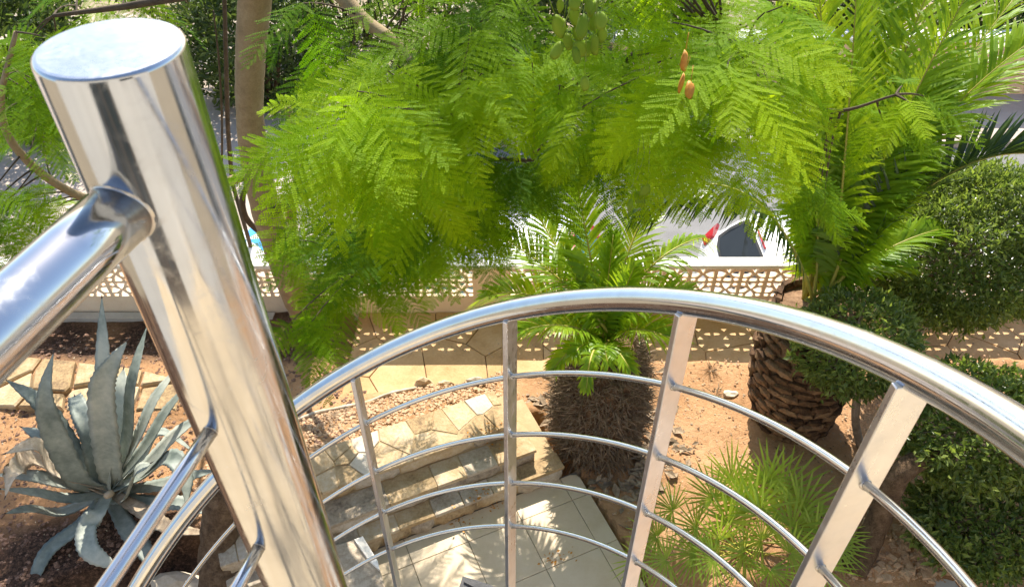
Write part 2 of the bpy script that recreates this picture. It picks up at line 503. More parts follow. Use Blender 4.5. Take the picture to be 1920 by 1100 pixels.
# ------------------------------------------------------------------ house and landing behind the viewer (they show in the steel)
hs = thing('house', 'cream rendered house wall with dark framed door behind the landing', 'house', (0, -1.9, 0))
mb = MB()
for a, b in (((-6, -2.2, 0), (-.95, -1.9, 7.2)), ((.15, -2.2, 0), (.9, -1.9, 7.2)), ((2.1, -2.2, 0), (6, -1.9, 7.2)), ((-.95, -2.2, 6.1), (.15, -1.9, 7.2)), ((-.95, -2.2, 0), (.15, -1.9, 3.8)), ((.9, -2.2, 6.1), (2.1, -1.9, 7.2)), ((.9, -2.2, 0), (2.1, -1.9, 4.8))):
    mb.box(a, b)
link('wall', mb.mesh('wall'), M['house'], hs)
mb = MB(); mb.box((-6.2, -2.3, 7.2), (6.2, -1.6, 7.35)); link('roof', mb.mesh('roof'), M['house'], hs)
for nm, x0, x1, z0 in (('door', -.95, .15, 3.9), ('window', .9, 2.1, 4.8)):
    mb = MB()
    mb.box((x0, -2.1, z0), (x0+.09, -1.96, 6.1)); mb.box((x1-.09, -2.1, z0), (x1, -1.96, 6.1))
    mb.box((x0+.09, -2.1, 6.0), (x1-.09, -1.96, 6.1)); mb.box((x0+.09, -2.1, z0), (x1-.09, -1.96, z0+.1))
    mb.box(((x0+x1)/2-.04, -2.1, z0+.1), ((x0+x1)/2+.04, -1.96, 6.0))
    fr = link(nm, mb.mesh(nm), M['frame'], hs)
    mb = MB(); mb.box((x0+.09, -2.06, z0+.1), ((x0+x1)/2-.04, -2.04, 6.0)); mb.box(((x0+x1)/2+.04, -2.06, z0+.1), (x1-.09, -2.04, 6.0))
    link('pane', mb.mesh('pane'), M['pane'], fr, local=False)
mb = MB(); mb.box((-1.6, -1.9, 3.66), (1.6, .22, 3.88))
tag(link('landing', mb.mesh('landing'), M['tile'], None, 'structure'), 'tiled landing slab at the head of the spiral stair')

# ------------------------------------------------------------------ spiral stair: banister, treads
CX, CY, RR = -.3355, .3795, .7648
NX, NY, NR = -.2422, .4417, .0439
def rail_z(a): return H - .5115 - .3785 * a - .059 * a * a
def hel(a, dz=0.0, r=RR): return Vector((CX + r * math.cos(a), CY + r * math.sin(a), rail_z(a) + dz))
st = thing('spiral_staircase', 'polished steel spiral stair banister curving down in front of the garden', 'staircase', (CX, CY, 0))
angs = [R(x) for x in np.linspace(-42, 172, 110)]
mb = MB(); mb.tube([hel(a) for a in angs], .0212, 28); link('handrail', mb.mesh('handrail', True), M['steel'], st)
balu = [-15.6, 11.0, 38.0, 64.3, 91.1, 117.9, 144.7]
for k, off in enumerate((.19, .385, .573, .765)):
    mb = MB(); mb.tube([hel(a, -off) for a in angs], .0060, 12)
    link('rod', mb.mesh('rod', True), M['steel_rod'], st)
for d in balu:
    a = R(d); c = hel(a); er = Vector((math.cos(a), math.sin(a), 0)); et = Vector((-math.sin(a), math.cos(a), 0))
    hw, ht = .024, .0050
    zt, zb = c.z - .012, c.z - 1.12
    bm = bmesh.new()
    vs = []
    for z in (zb, zt):
        for sx, sy in ((-1, -1), (1, -1), (1, 1), (-1, 1)):
            p = Vector((c.x, c.y, z)) + er * (hw * sx) + et * (ht * sy)
            vs.append(bm.verts.new(p))
    for f in ((3, 2, 1, 0), (4, 5, 6, 7), (0, 1, 5, 4), (1, 2, 6, 5), (2, 3, 7, 6), (3, 0, 4, 7)):
        bm.faces.new([vs[i] for i in f])
    bmesh.ops.bevel(bm, geom=bm.edges[:], offset=.0014, segments=2, profile=.5, affect='EDGES')
    me = bpy.data.meshes.new('baluster'); bm.to_mesh(me); bm.free()
    b = link('baluster', me, M['steel_flat'], st)
    mb = MB()
    for off in (.19, .385, .573, .765):
        mb.tube([hel(a - .010, -off), hel(a + .010, -off)], [.0074, .0074], 10)
    link('weld', mb.mesh('weld', True), M['weld'], b)
# treads: each a ribbed wedge between two balusters
edges = [-5, 21.7, 48.5, 75.3, 102.1, 128.9, 155.7]
for k in range(len(edges) - 1):
    a0, a1 = R(edges[k]), R(edges[k+1])
    zt = H - 2.11 + .2 * (2 - k) 
    mb = MB()
    for z0, z1, r0, r1 in ((zt - .04, zt - .006, .06, .755),):
        n = 8; base = len(mb.v)
        poly = [(CX + r0*math.cos(a0), CY + r0*math.sin(a0))] + [(CX + r1*math.cos(a0+(a1-a0)*j/n), CY + r1*math.sin(a0+(a1-a0)*j/n)) for j in range(n+1)] + [(CX + r0*math.cos(a1), CY + r0*math.sin(a1))]
        mb.prism(poly, z0, z1)
    tr = link('tread', mb.mesh('tread'), M['tread'], st)
    mb = MB()
    am = (a0 + a1) / 2
    for j in range(34):                       # raised non-slip ribs across the tread
        r = .09 + j * .0196
        q0, q1 = a0 + .012, a1 - .012
        P = [Vector((CX + rr*math.cos(q), CY + rr*math.sin(q), z)) for z in (zt - .0065, zt) for rr, q in ((r, q0), (r+.011, q0), (r+.011, q1), (r, q1))]
        mb.hexa([P[0], P[1], P[2], P[3], P[4], P[5], P[6], P[7]])
    link('ribs', mb.mesh('ribs'), M['tread'], tr)

# landing railing: round newel post, straight handrail and lower rods
lr = thing('landing_railing', 'thick round steel newel post with straight handrail and rods at the left', 'railing', (NX, NY, 3.88))
def lathe(prof, n, cx, cy):
    m = MB()
    for r, z in prof:
        for j in range(n):
            a = 2*math.pi*j/n; m.v.append((cx + r*math.cos(a), cy + r*math.sin(a), z))
    for k in range(len(prof) - 1):
        for j in range(n):
            a = k*n + j; b = k*n + (j+1) % n
            m.f.append((a, b, b+n, a+n))
    return m
ZT = H - .1994
m = lathe([(NR, 2.2), (NR, 3.4), (NR, ZT - .0035), (NR - .0006, ZT - .0012), (NR - .002, ZT - .0003)], 96, NX, NY)
link('newel_post', m.mesh('newel_post', True), M['steel'], lr)
m = lathe([(NR - .002, ZT - .0003), (NR - .004, ZT), (NR * .5, ZT + .0002)], 96, NX, NY)
m.f.append(tuple(2*96 + j for j in range(96)))
link('cap', m.mesh('cap'), M['steel_cap'], lr)
DR = Vector((-.244, -.97, 0))
for nm, dz, r in (('handrail', -.2933, .0212), ('rod', -.5173, .0064), ('rod', -.7027, .0064)):
    P0 = Vector((NX, NY, H + dz))
    mb = MB(); mb.tube([P0 + DR * s for s in np.linspace(NR - .012, 2.3, 40)], r, 128)
    link(nm, mb.mesh(nm, True), M['steel'] if r > .01 else M['steel_rod'], lr)
    # ground fillet weld where the bar meets the post
    side = Vector((-DR.y, DR.x, 0)); mb = MB(); ns, nr = 64, 6
    fl = r * .07
    for k in range(nr):
        q = k / (nr - 1) * math.pi / 2
        rad = r * .9985 + fl * (1 - math.sin(q)); out = fl * (1 - math.cos(q))
        for j in range(ns):
            a = 2*math.pi*j/ns
            lat = rad * math.cos(a)
            sdist = math.sqrt(max(NR**2 - lat**2, 1e-7)) + out + .0001 + .0004 * math.sin(a*9) * (k in (1, 2, 3))
            mb.v.append(tuple(P0 + side * lat + Vector((0, 0, rad * math.sin(a))) + DR * sdist))
    for k in range(nr - 1):
        for j in range(ns):
            mb.f.append((k*ns + j, k*ns + (j+1) % ns, (k+1)*ns + (j+1) % ns, (k+1)*ns + j))
    link('weld', mb.mesh('weld', True), M['weld'], lr)

# ------------------------------------------------------------------ breeze block wall
BW, BH, BT = .252, .20, .042
YF = 5.66
wl = thing('breeze_block_wall', 'low cream breeze block wall with white cap between garden and street', 'wall', (0, YF, 0))
def block_mesh():
    cu = bpy.data.curves.new('bb', 'CURVE'); cu.dimensions = '2D'; cu.fill_mode = 'BOTH'; cu.extrude = BT / 2
    hw, hh = BW / 2, BH / 2
    def poly(pts):
        s = cu.splines.new('POLY'); s.points.add(len(pts) - 1); s.use_cyclic_u = True
        for p, q in zip(s.points, pts): p.co = (q[0] * hw, q[1] * hh, 0, 1)
    poly([(-1, -1), (1, -1), (1, 1), (-1, 1)])
    b = .87
    pet = [(-.40, b), (.40, b), (.26, .52), (.02, .14), (-.02, .14), (-.26, .52)]
    cor = [(-.86, b), (-.54, b), (-.42, .58), (-.60, .50), (-.86, .56)]
    for s in (1, -1): poly([(x, s*y) for x, y in pet])
    for s in (1, -1): poly([(s*y, x) for x, y in [(-.36, .86), (.36, .86), (.30, .5), (.03, .13), (-.03, .13), (-.30, .5)]])
    for sx in (1, -1):
        for sy in (1, -1): poly([(sx*x, sy*y) for x, y in cor])
    ob = bpy.data.objects.new('bb', cu); COL.objects.link(ob)
    dg = bpy.context.evaluated_depsgraph_get()
    me = bpy.data.meshes.new_from_object(ob.evaluated_get(dg))
    bpy.data.objects.remove(ob)
    me.transform(Matrix.Rotation(math.pi/2, 4, 'X'))
    return me
bme = block_mesh(); bme.materials.clear(); bme.materials.append(M['wall_paint'])
pillars = [-.2 + 3.36 * k for k in (-2, -1, 0, 1, 2)]
PWID = .336
x = -7.2
segs = []
for k in range(len(pillars) + 1):
    a = pillars[k-1] + PWID/2 if k > 0 else pillars[0] + PWID/2 - 3.36
    b = pillars[k] - PWID/2 if k < len(pillars) else pillars[-1] - PWID/2 + 3.36
    segs.append((a, b))
for a, b in segs:
    n = round((b - a) / BW)
    for i in range(n):
        for r in range(2):
            o = bpy.data.objects.new('breeze_block', bme); COL.objects.link(o); o.parent = wl
            o.location = (a + (i + .5) * (b - a) / n, BT/2 + random.uniform(-.0025, .0025), .23 + BH * (r + .5))
            o.scale = ((b - a) / n / BW * .9985, 1, .998)
for c in pillars:
    mb = MB(); mb.box((c - PWID/2 + .001, YF - .022, 0.0), (c + PWID/2 - .001, YF + BT + .015, .628)); link('pillar', mb.mesh('pillar'), M['wall_paint'], wl)
mb = MB()
for a, b in segs: mb.box((a + .001, YF + .001, -.06), (b - .001, YF + BT - .002, .2295))
link('plinth', mb.mesh('plinth'), M['wall_paint'], wl)
n_cap = 12
for k in range(n_cap):                     # capping in lengths, butt jointed
    x0 = -8.6 + k * 1.45
    mb = MB(); pts = []
    y0, y1, z0, z1, c = YF - .042, YF + .100, .630, .668, .007
    prof = [(y0, z0), (y0, z1 - c), (y0 + c, z1), (y1 - c, z1), (y1, z1 - c), (y1, z0)]
    i = 0
    for xx in (x0 + .0015, x0 + 1.4485):
        mb.v += [(xx, y, z) for y, z in prof]
    for j in range(6): mb.f.append((j, (j+1) % 6, 6 + (j+1) % 6, 6 + j))
    mb.f.append((5, 4, 3, 2, 1, 0)); mb.f.append((6, 7, 8, 9, 10, 11))
    link('cap_stone', mb.mesh('cap_stone'), M['cap_paint'], wl)
# a dark footing ledge along the bottom of the wall on the left
mb = MB(); mb.box((-5.3, YF - .12, -.02), (-2.4, YF - .024, .045)); link('footing', mb.mesh('footing'), M['concrete'], wl)

# ------------------------------------------------------------------ flagstone path under the wall
fp = thing('flagstone_path', 'cracked brown flagstone path in the shadow of the breeze block wall', None, (0, 5.2, 0), kind='structure')
bed = [(-1.55, 5.655), (-1.55, 4.42), (-.75, 4.40), (-.1, 4.62), (.15, 4.86), (.3, 4.93), (7.5, 4.93), (7.5, 5.655)]
mb = MB(); mb.prism(bed[::-1], -.05, .006); link('bed', mb.mesh('bed'), M['flag_bed'], fp)
seeds = []
for gx_ in np.arange(-1.6, 7.6, .52):
    for gy_ in (4.45, 4.95, 5.42):
        if gy_ < 4.6 and gx_ > .1: continue
        seeds.append((gx_ + random.uniform(-.17, .17), gy_ + random.uniform(-.15, .15)))
regA = [(-1.55, 4.42), (-.75, 4.40), (-.1, 4.62), (.15, 4.86), (.3, 4.93), (.3, 5.655), (-1.55, 5.655)]
regB = [(.305, 4.93), (7.5, 4.93), (7.5, 5.655), (.305, 5.655)]
regA1 = [(-1.55, 4.42), (-.75, 4.40), (-.1, 4.62), (-.1, 5.655), (-1.55, 5.655)]
regA2 = [(-.1, 4.62), (.15, 4.86), (.3, 4.93), (.3, 5.655), (-.1, 5.655)]
for reg in (regA1, regB):
    for c in voronoi(reg, seeds, .008):
        t = random.uniform(-.004, .004)
        mb = MB(); mb.prism(c, 0, .024 + t, .004); link('flagstone', mb.mesh('flagstone'), M['flag'], fp)
mb = MB(); mb.prism(regA2, 0, .022, .004); link('flagstone', mb.mesh('flagstone'), M['flag'], fp)
mb = MB(); q = [atz(948, 701, .10), atz(1060, 704, .10), atz(1056, 676, .10), atz(946, 674, .10)]
mb.prism([(p.x, p.y) for p in q], -.02, .10, .008)
tag(link('stone_slab', mb.mesh('stone_slab'), M['flag']), 'pale rectangular stone slab lit beside the young palm trunk', 'slab')

# ------------------------------------------------------------------ stone steps (crazy paving) down to the tiled patio
ss = thing('stone_steps', 'crazy paved stone steps descending to the beige tiled patio', None, (O.x - .9, O.y + .2, 0), kind='structure')
lev = [(-2.75, -.12, .02, .80, .24), (-2.75, -.30, .17, .80, .37), (-2.75, -.41, .385, .775, .50)]
for u0, u1, w0, w1, zt in lev:
    mb = MB(); mb.prism([uw(u0, w0 + .012), uw(u1 - .012, w0 + .012), uw(u1 - .012, w1), uw(u0, w1)], -.05, zt - .005)
    link('core', mb.mesh('core'), M['mortar'], ss)
def rough_top(seed):
    return lambda x, y: float((vnoise(np.array(x), np.array(y), 9, seed) - .5) * .012)
zones = [(-2.75, -.41, .385, .775, .50, 2, .17, ('stone', 'stone', 'stone', 'pale_stone')), (-2.75, -.30, .17, .383, .37, 1, .25, ('stone', 'grey_stone')), (-2.75, -.12, .02, .168, .24, 1, .24, ('stone', 'grey_stone'))]
for u0, u1, w0, w1, zt, rows, pitch, mats in zones:
    sd = []
    nn = int((u1 - u0) / pitch)
    for i in range(nn + 1):
        for r in range(rows):
            if random.random() < .12: continue
            sd.append((u0 + (i + .5 * (r % 2)) * pitch + random.uniform(-.12, .12), w0 + (r + .5) * (w1 - w0) / rows + random.uniform(-.06, .06) * (rows > 1)))
    for c in voronoi([(u0, w0), (u1, w0), (u1, w1), (u0, w1)], sd, .007):
        pts = [uw(*p) for p in c]
        dz = random.uniform(-.002, .004)
        mb = MB(); mb.prism(pts, zt - .03, zt + dz, .004, rough_top(random.randint(0, 99)))
        link('stone', mb.mesh('stone'), M[random.choice(mats)], ss)
# rough stones set in the risers
def riser(u0, u1, w, z0, z1, pitch, mats, bulge):
    u = u0
    while u < u1 - .05:
        L = min(pitch * random.uniform(.6, 1.5), u1 - u)
        if u1 - u - L < .08: L = u1 - u
        n = 7
        mb = MB()
        nu, nz = 6, 4
        g = 0.006
        for i in range(nu + 1):
            for j in range(nz + 1):
                s, t = i / nu, j / nz
                e = min(s, 1 - s) * L / .03; e2 = min(t, 1 - t) * (z1 - z0) / .025
                b = bulge * min(1, e, e2) * (.6 + .8 * random.random())
                p = uw(u + g + s * (L - 2*g), w + .012 - b)
                mb.v.append((p[0], p[1], z0 + g + t * (z1 - z0 - 2*g)))
        for i in range(nu):
            for j in range(nz):
                a = i * (nz+1) + j
                mb.f.append((a, a + nz + 1, a + nz + 2, a + 1))
        link('stone', mb.mesh('stone', True), M[random.choice(mats)], ss)
        u += L
riser(-2.75, -.125, .02, .10, .212, .26, ('stone', 'grey_stone', 'stone'), .035)
riser(-2.75, -.305, .17, .236, .342, .42, ('grey_stone',), .022)
riser(-2.75, -.415, .385, .366, .472, .42, ('grey_stone', 'stone'), .022)

# tiled patio
PZ = .10
tp = thing('tile_patio', 'beige square tiled patio at the foot of the spiral stair', None, (.3, 2.6, 0), kind='structure')
mb = MB(); mb.prism([uw(-3.2, -2.6), uw(-.004, -2.6), uw(-.004, .03), uw(-3.2, .03)], -.05, PZ - .010)
link('bed', mb.mesh('bed'), M['grout'], tp)
P_ = .443
A0 = to_uw(-.364, 3.131)
u_off = A0[0] % P_; w_off = to_uw(.022, 3.214)[1] % P_
for i in range(-9, 1):
    for j in range(-7, 1):
        u0, u1 = i*P_ + u_off, (i+1)*P_ + u_off
        w0, w1 = j*P_ + w_off, (j+1)*P_ + w_off
        u1 = min(u1, 0.0); w1 = min(w1, .018); u0 = max(u0, -3.2); w0 = max(w0, -2.6)
        if u1 - u0 < .04 or w1 - w0 < .03: continue
        g = .0022
        last = u1 >= -.0001 and w1 >= .0179
        c = [(u0+g, w0+g), (u1-g, w0+g), (u1-g, w1-g), (u0+g, w1-g)]
        if last: c = [(u0+g, w0+g), (u1-g, w0+g), (u1-g, w1-.06), (u1-.02, w1-.02), (u1-.06, w1-g), (u0+g, w1-g)]
        mb = MB(); mb.prism([uw(*p) for p in c], PZ - .03, PZ + random.uniform(-.0008, .0008), .0015)
        link('tile', mb.mesh('tile'), M['tile'], tp)
# rough stone block with a whitewashed edge at the left end of the patio
q = [atz(*p, .27) for p in ((596, 1030), (678, 1003), (708, 1052), (735, 1140), (640, 1150))]
mb = MB(); mb.prism([(p.x, p.y) for p in q], .0, .27, .012, lambda x, y: float((vnoise(np.array(x), np.array(y), 8, 4)-.5)*.02))
so = link('stone_block', mb.mesh('stone_block'), M['grey_stone']); tag(so, 'rough stone block with whitewashed edge at the patio corner beside the post', 'stone block')
mb = MB(); q2 = [atz(*p, .285) for p in ((664, 1010), (680, 1004), (708, 1050), (712, 1068), (690, 1048))]
mb.prism([(p.x, p.y) for p in q2], .262, .285, .003); link('white_edge', mb.mesh('white_edge'), M['cap_paint'], so)

# second patio at the lower right
t2 = thing('side_patio', 'grey beige concrete paved patio at the lower right under the topiary', None, (3.3, 2.6, 0), kind='structure')
p0 = atz(1620, 1095, .08); p1 = atz(1760, 1022, .08)
d2 = (Vector((p1.x - p0.x, p1.y - p0.y))).normalized(); n2 = Vector((d2.y, -d2.x))
b0 = Vector((p0.x, p0.y)) - d2 * 2.3
mb = MB()
pl = lambda a, b: tuple(b0 + d2 * a + n2 * b)
mb.prism([pl(0, 4.32), pl(8.99, 4.32), pl(8.99, 0), pl(0, 0)], -.05, .072); link('bed', mb.mesh('bed'), M['grout'], t2)
for i in range(10):
    for j in range(6):
        a0, b0_ = i * .9, j * .72
        mb = MB(); mb.prism([pl(a0+.004, b0_+.716), pl(a0+.896, b0_+.716), pl(a0+.896, b0_+.004), pl(a0+.004, b0_+.004)], .05, .08 + random.uniform(-.002, .002), .003)
        link('paver', mb.mesh('paver'), M['concrete'], t2)

# pale stone slabs edging the bed at the left
sl = thing('stone_edging', 'pale irregular stone slabs edging the mulch bed behind the agave', None, (-3.8, 4.6, .1), kind='structure')
regL = [tuple(atz(*p, .13)[:2]) for p in ((-60, 762), (330, 768), (345, 716), (250, 692), (60, 672), (-60, 668))]
sd = [(x_ + random.uniform(-.1, .1), y_ + random.uniform(-.08, .08)) for x_ in np.arange(-5.3, -2.6, .36) for y_ in (4.42, 4.68)]
for c in voronoi(regL, sd, .03):
    mb = MB(); mb.prism(c, .02, .14 + random.uniform(-.015, .02), .012, rough_top(random.randint(0, 99))); link('stone', mb.mesh('stone'), M['stone'] if random.random() < .7 else M['pale_stone'], sl)

# loose rocks
def rock_mesh(sx, sy, sz, seed, ns=2):
    bm = bmesh.new(); bmesh.ops.create_icosphere(bm, subdivisions=ns, radius=1)
    r = random.Random(seed)
    ph = [r.uniform(0, 6) for _ in range(6)]
    for v in bm.verts:
        c = v.co
        k = 1 + .16*math.sin(3*c.x+ph[0]) + .14*math.sin(4*c.y+ph[1]) + .12*math.sin(5*c.z+ph[2]) + r.uniform(-.07, .07)
        v.co = Vector((c.x*sx*k, c.y*sy*k, max(c.z, -.35)*sz*k))
    me = bpy.data.meshes.new('rock'); bm.to_mesh(me); bm.free(); return me
rocks = [((798, 736), .085, .06, .06, 'stone', 'squat ochre rock at the path edge, leftmost of the small row'),
         ((838, 729), .075, .05, .055, 'stone', 'middle small rock of the row between path and gravel'),
         ((892, 716), .10, .05, .045, 'grey_stone', 'flat brown rock at the right end of the small row by the path'),
         ((325, 1075), .20, .13, .10, 'pale_stone', 'large pale rock beside the furrowed brown trunk'),
         ((1372, 735), .06, .045, .03, 'pale_stone', 'small pale rock left of the thick pineapple shaped palm trunk')]
for (px, py), a, b, c, m_, lab in rocks:
    p = atz(px, py, .1); z = soil_z(p.x, p.y)
    me = rock_mesh(a, b, c, px)
    o = link('rock', me, M[m_]); o.location = (p.x, p.y, z + c*.25); tag(o, lab, 'rock', 'loose rocks in the garden')
# pale exposed root running along the edge of the path
mb = MB(); pts = [atz(px, py, .12) for px, py in ((556, 800), (590, 788), (640, 778), (690, 765), (730, 752), (770, 744), (800, 738))]
for p in pts: p.z = soil_z(p.x, p.y) + .015
mb.tube(catmull(pts, 5), lerp_list([.02, .022, .018, .02, .016, .014, .01], 31), 7, True, .2)
tag(link('exposed_root', mb.mesh('exposed_root', True), M['pale_stone']), 'long pale root lying between the gravel and the flagstone path', 'root')

# gravel, chips and fallen leaves
def bits(name, n, sampler, smin, smax, mat, label, flat=.6):
    base = np.array([(-1, -1, -.5), (1, -1, -.5), (1, 1, -.5), (-1, 1, -.5), (-.7, -.6, .6), (.6, -.7, .5), (.7, .6, .6), (-.6, .7, .5)], float)
    fc = np.array([(4, 5, 6, 7), (0, 1, 5, 4), (1, 2, 6, 5), (2, 3, 7, 6), (3, 0, 4, 7)])
    VV, FF = [], []
    k = 0
    for _ in range(n * 3):
        if k >= n: break
        x, y = sampler()
        if not (-8.5 < x < 8.5 and -3 < y < 5.6): continue
        z = soil_z(x, y)
        if z < .01: continue
        s = smin + (smax - smin) * random.random()**3
        a = random.uniform(0, 6.28); ca, sa = math.cos(a), math.sin(a)
        b = base * (1 + rng.uniform(-.3, .3, base.shape)) * np.array([s, s * random.uniform(.6, 1), s * flat])
        v = np.stack([b[:, 0]*ca - b[:, 1]*sa + x, b[:, 0]*sa + b[:, 1]*ca + y, b[:, 2] + z + s*flat*.2], 1)
        VV.append(v); FF.append(fc + 8*k); k += 1
    o = link(name, np_mesh(name, np.concatenate(VV), [np.concatenate(FF)]), mat, None, 'stuff')
    tag(o, label); return o
def samp_uw(u0, u1, w0, w1): return lambda: uw(random.uniform(u0, u1), random.uniform(w0, w1))
bits('gravel', 5200, samp_uw(-2.9, -.1, .80, 1.35), .004, .022, M['pebble'], 'yellowish gravel strewn behind the stone steps')
bits('soil_crumbs', 7000, lambda: (random.uniform(.2, 4.6), random.uniform(2.6, 5.0)), .002, .012, M['pebble'], 'soil crumbs and small stones over the bare orange bed')
bits('clods', 700, lambda: (random.uniform(2.45, 3.5), random.uniform(2.75, 3.35)), .012, .045, M['pebble'], 'brown clods of earth beside the concrete patio')
bits('mulch', 9000, lambda: (random.uniform(-5.2, -1.3), random.uniform(2.2, 5.6)), .004, .022, M['dark_pebble'], 'dark mulch chips around the agave', .35)
def litter(name, n, sampler, mat, label, smin=.008, smax=.03):
    VV, FF, k = [], [], 0
    for _ in range(n):
        x, y, z = sampler()
        s = random.uniform(smin, smax); a = random.uniform(0, 6.28)
        d = Vector((math.cos(a), math.sin(a), random.uniform(-.2, .4))); e = Vector((-d.y, d.x, random.uniform(-.3, .3))) * random.uniform(.12, .35)
        p = Vector((x, y, z + .004))
        VV += [p, p + d*s*.5 + e*s + Vector((0, 0, s*.15)), p + d*s, p + d*s*.5 - e*s]; FF.append((4*k, 4*k+1, 4*k+2, 4*k+3)); k += 1
    o = link(name, np_mesh(name, np.array([tuple(v) for v in VV]), [np.array(FF)]), mat, None, 'stuff'); tag(o, label)
def lsamp():
    while True:
        x, y = random.uniform(-4.6, 4.6), random.uniform(2.4, 5.5)
        u, w = to_uw(x, y)
        if u < 0 and w < .8: continue
        return x, y, max(soil_z(x, y), .025 if (y > 4.97 and x > -1.5) else -1)
litter('leaf_litter', 2200, lsamp, M['dead'], 'scattered dry leaf bits over the garden soil')
def lsamp2():
    c = random.choice([(-.72, .03), (-.86, .02), (-1.0, -.02), (-.5, .42), (-.45, -.6), (-.58, .4)])
    u, w = c[0] + random.gauss(0, .09), c[1] + random.gauss(0, .035)
    z = .51 if w > .385 else (.385 if w > .17 else (.25 if w > .02 else .103))
    p = uw(u, w); return p[0], p[1], z
litter('dry_leaves_on_steps', 160, lsamp2, M['dry_pod'], 'small heaps of reddish dry leaves on the stone steps', .01, .03)

def lsamp3():
    a = random.uniform(0, 6.28); r = .36 + abs(random.gauss(0, .22)); x, y = .70 + r*math.cos(a), 3.98 + r*math.sin(a)
    u, w = to_uw(x, y)
    return (x, y, soil_z(x, y)) if not (u < .02 and w < .82) else (1.1, 3.7 + random.uniform(-.2, .2), soil_z(1.1, 3.7))
litter('palm_litter', 420, lsamp3, M['fibre'], 'dry palm fibres fallen round the shaggy trunk', .04, .16)
litter('twig_litter', 500, lambda: (lambda x, y: (x, y, soil_z(x, y)))(random.uniform(.9, 4.4), random.uniform(3.0, 4.9)), M['oldbark'], 'dark twig bits on the bare orange soil', .01, .035)
# ------------------------------------------------------------------ leaf helpers
def leaf_cloud(P, Dn, Un, L, Wd, fold=.25):
    """P base points, Dn direction, Un up normal; returns verts, faces"""
    S = np.cross(Dn, Un); S /= np.linalg.norm(S, axis=1, keepdims=True) + 1e-9
    Un = np.cross(S, Dn)
    L = L[:, None]; Wd = Wd[:, None]
    mid = P + Dn * L * .45
    a, b = mid - S * Wd * .5 + Un * Wd * fold, mid + S * Wd * .5 + Un * Wd * fold
    tip = P + Dn * L - Un * L * .08
    n = len(P)
    V = np.stack([P, b, tip, a], 1).reshape(-1, 3)
    i = np.arange(n) * 4
    F = np.concatenate([np.stack([i, i+1, i+2], 1), np.stack([i, i+2, i+3], 1)])
    return V, F
def unit(a): return a / (np.linalg.norm(a, axis=1, keepdims=True) + 1e-9)

def crown_mesh(name, c, rad, n, ll, seed, shell=.74, lump=.07, tufts=0):
    r = np.random.default_rng(seed)
    d = unit(r.normal(size=(n, 3)))
    ph = r.uniform(0, 6, 6)
    k = 1 + lump * (np.sin(d[:, 0]*5+ph[0])*np.sin(d[:, 1]*5+ph[1]) + .7*np.sin(d[:, 2]*8+ph[2])*np.sin(d[:, 0]*8+ph[3])) + .05 * np.sin(d[:, 1]*16+ph[4])
    q = shell + (1 - shell) * r.random(n)**.6
    spr = r.random(n) < .04
    q = np.where(spr, 1 + .10 * r.random(n), q)
    P = np.array(c) + d * k[:, None] * q[:, None] * np.array(rad)
    Dn = unit(d * .75 + r.normal(size=(n, 3)) * .75 + np.array([0, 0, .25]))
    Un = unit(d + r.normal(size=(n, 3)) * .5 + np.array([0, 0, .4]))
    L = ll * r.uniform(.6, 1.25, n)
    V, F = leaf_cloud(P, Dn, Un, L, L * r.uniform(.32, .46, n))
    tint = np.repeat(np.clip(r.normal(.55, .27, n) + np.where(spr, .35, 0), 0, 1), 4)
    return V, F, tint

for k, ((px, py), nb, lab) in enumerate((((1335, 692), 26, 'dry straw coloured weed at the soil edge beside the flagstone path'), ((1345, 735), 16, 'smaller dry weed left of the thick palm trunk'), ((1240, 800), 14, 'sparse dry weed right of the shaggy palm trunk'))):
    p = atz(px, py, .1); p.z = soil_z(p.x, p.y)
    r = np.random.default_rng(700 + k)
    Pn = np.array(p) + r.normal(size=(nb, 3)) * np.array([.012, .012, 0])
    Dn = unit(r.normal(size=(nb, 3)) * np.array([.7, .7, .25]) + np.array([0, 0, .7]))
    V, F = leaf_cloud(Pn, Dn, unit(r.normal(size=(nb, 3))), r.uniform(.05, .17, nb), r.uniform(.004, .009, nb), .1)
    tag(link('dry_weed', np_mesh('dry_weed', V, [F]), M['dead']), lab, 'weed', 'dry weeds in the bare soil')
# ------------------------------------------------------------------ topiary trees
def topiary(label, trunk, tr, crowns, seed, twigs=60, name='topiary_tree', bark='bark2'):
    base = Vector(trunk[0])
    t = thing(name, label, 'topiary tree', base, 'clipped topiary trees')
    mb = MB(); pts = catmull(trunk, 7)
    mb.tube(pts, lerp_list(tr, len(pts)), 12, True, .07); link('trunk', mb.mesh('trunk', True), M[bark], t)
    for k, (c, rad, n, ll) in enumerate(crowns):
        V, F, ti = crown_mesh('crown', c, rad, n, ll, seed + k)
        cr = link('crown', np_mesh('crown', V, [F], False, {'tint': ti}), M['topi'], t)
        mb = MB(); r = random.Random(seed + k)
        for _ in range(twigs):
            d = Vector((r.gauss(0, 1), r.gauss(0, 1), r.gauss(0, 1))).normalized()
            e = Vector(c) + Vector((d.x*rad[0], d.y*rad[1], d.z*rad[2])) * .93
            s = Vector(c) + Vector((d.x*rad[0], d.y*rad[1], d.z*rad[2])) * .2 + Vector((0, 0, -.3*rad[2]))
            m_ = s.lerp(e, .5) + Vector((r.uniform(-.05, .05), r.uniform(-.05, .05), r.uniform(-.05, .05)))
            mb.tube([s, m_, e], [.010, .006, .003], 5, False)
        link('twigs', mb.mesh('twigs', True), M['bark2'], cr)
    return t
b = atz(1698, 655, .02)
topiary('largest clipped tree, broad dark green crown on a slender trunk by the wall',
        [b, atF(1730, 605, 5.12), atF(1752, 555, 5.1), atF(1790, 490, 5.08)], [.055, .05, .045, .03],
        [(tuple(atF(1806, 462, 5.05)), (.83, .70, .68), 27000, .062)], 21, 90)
b = atz(1614, 838, .08)
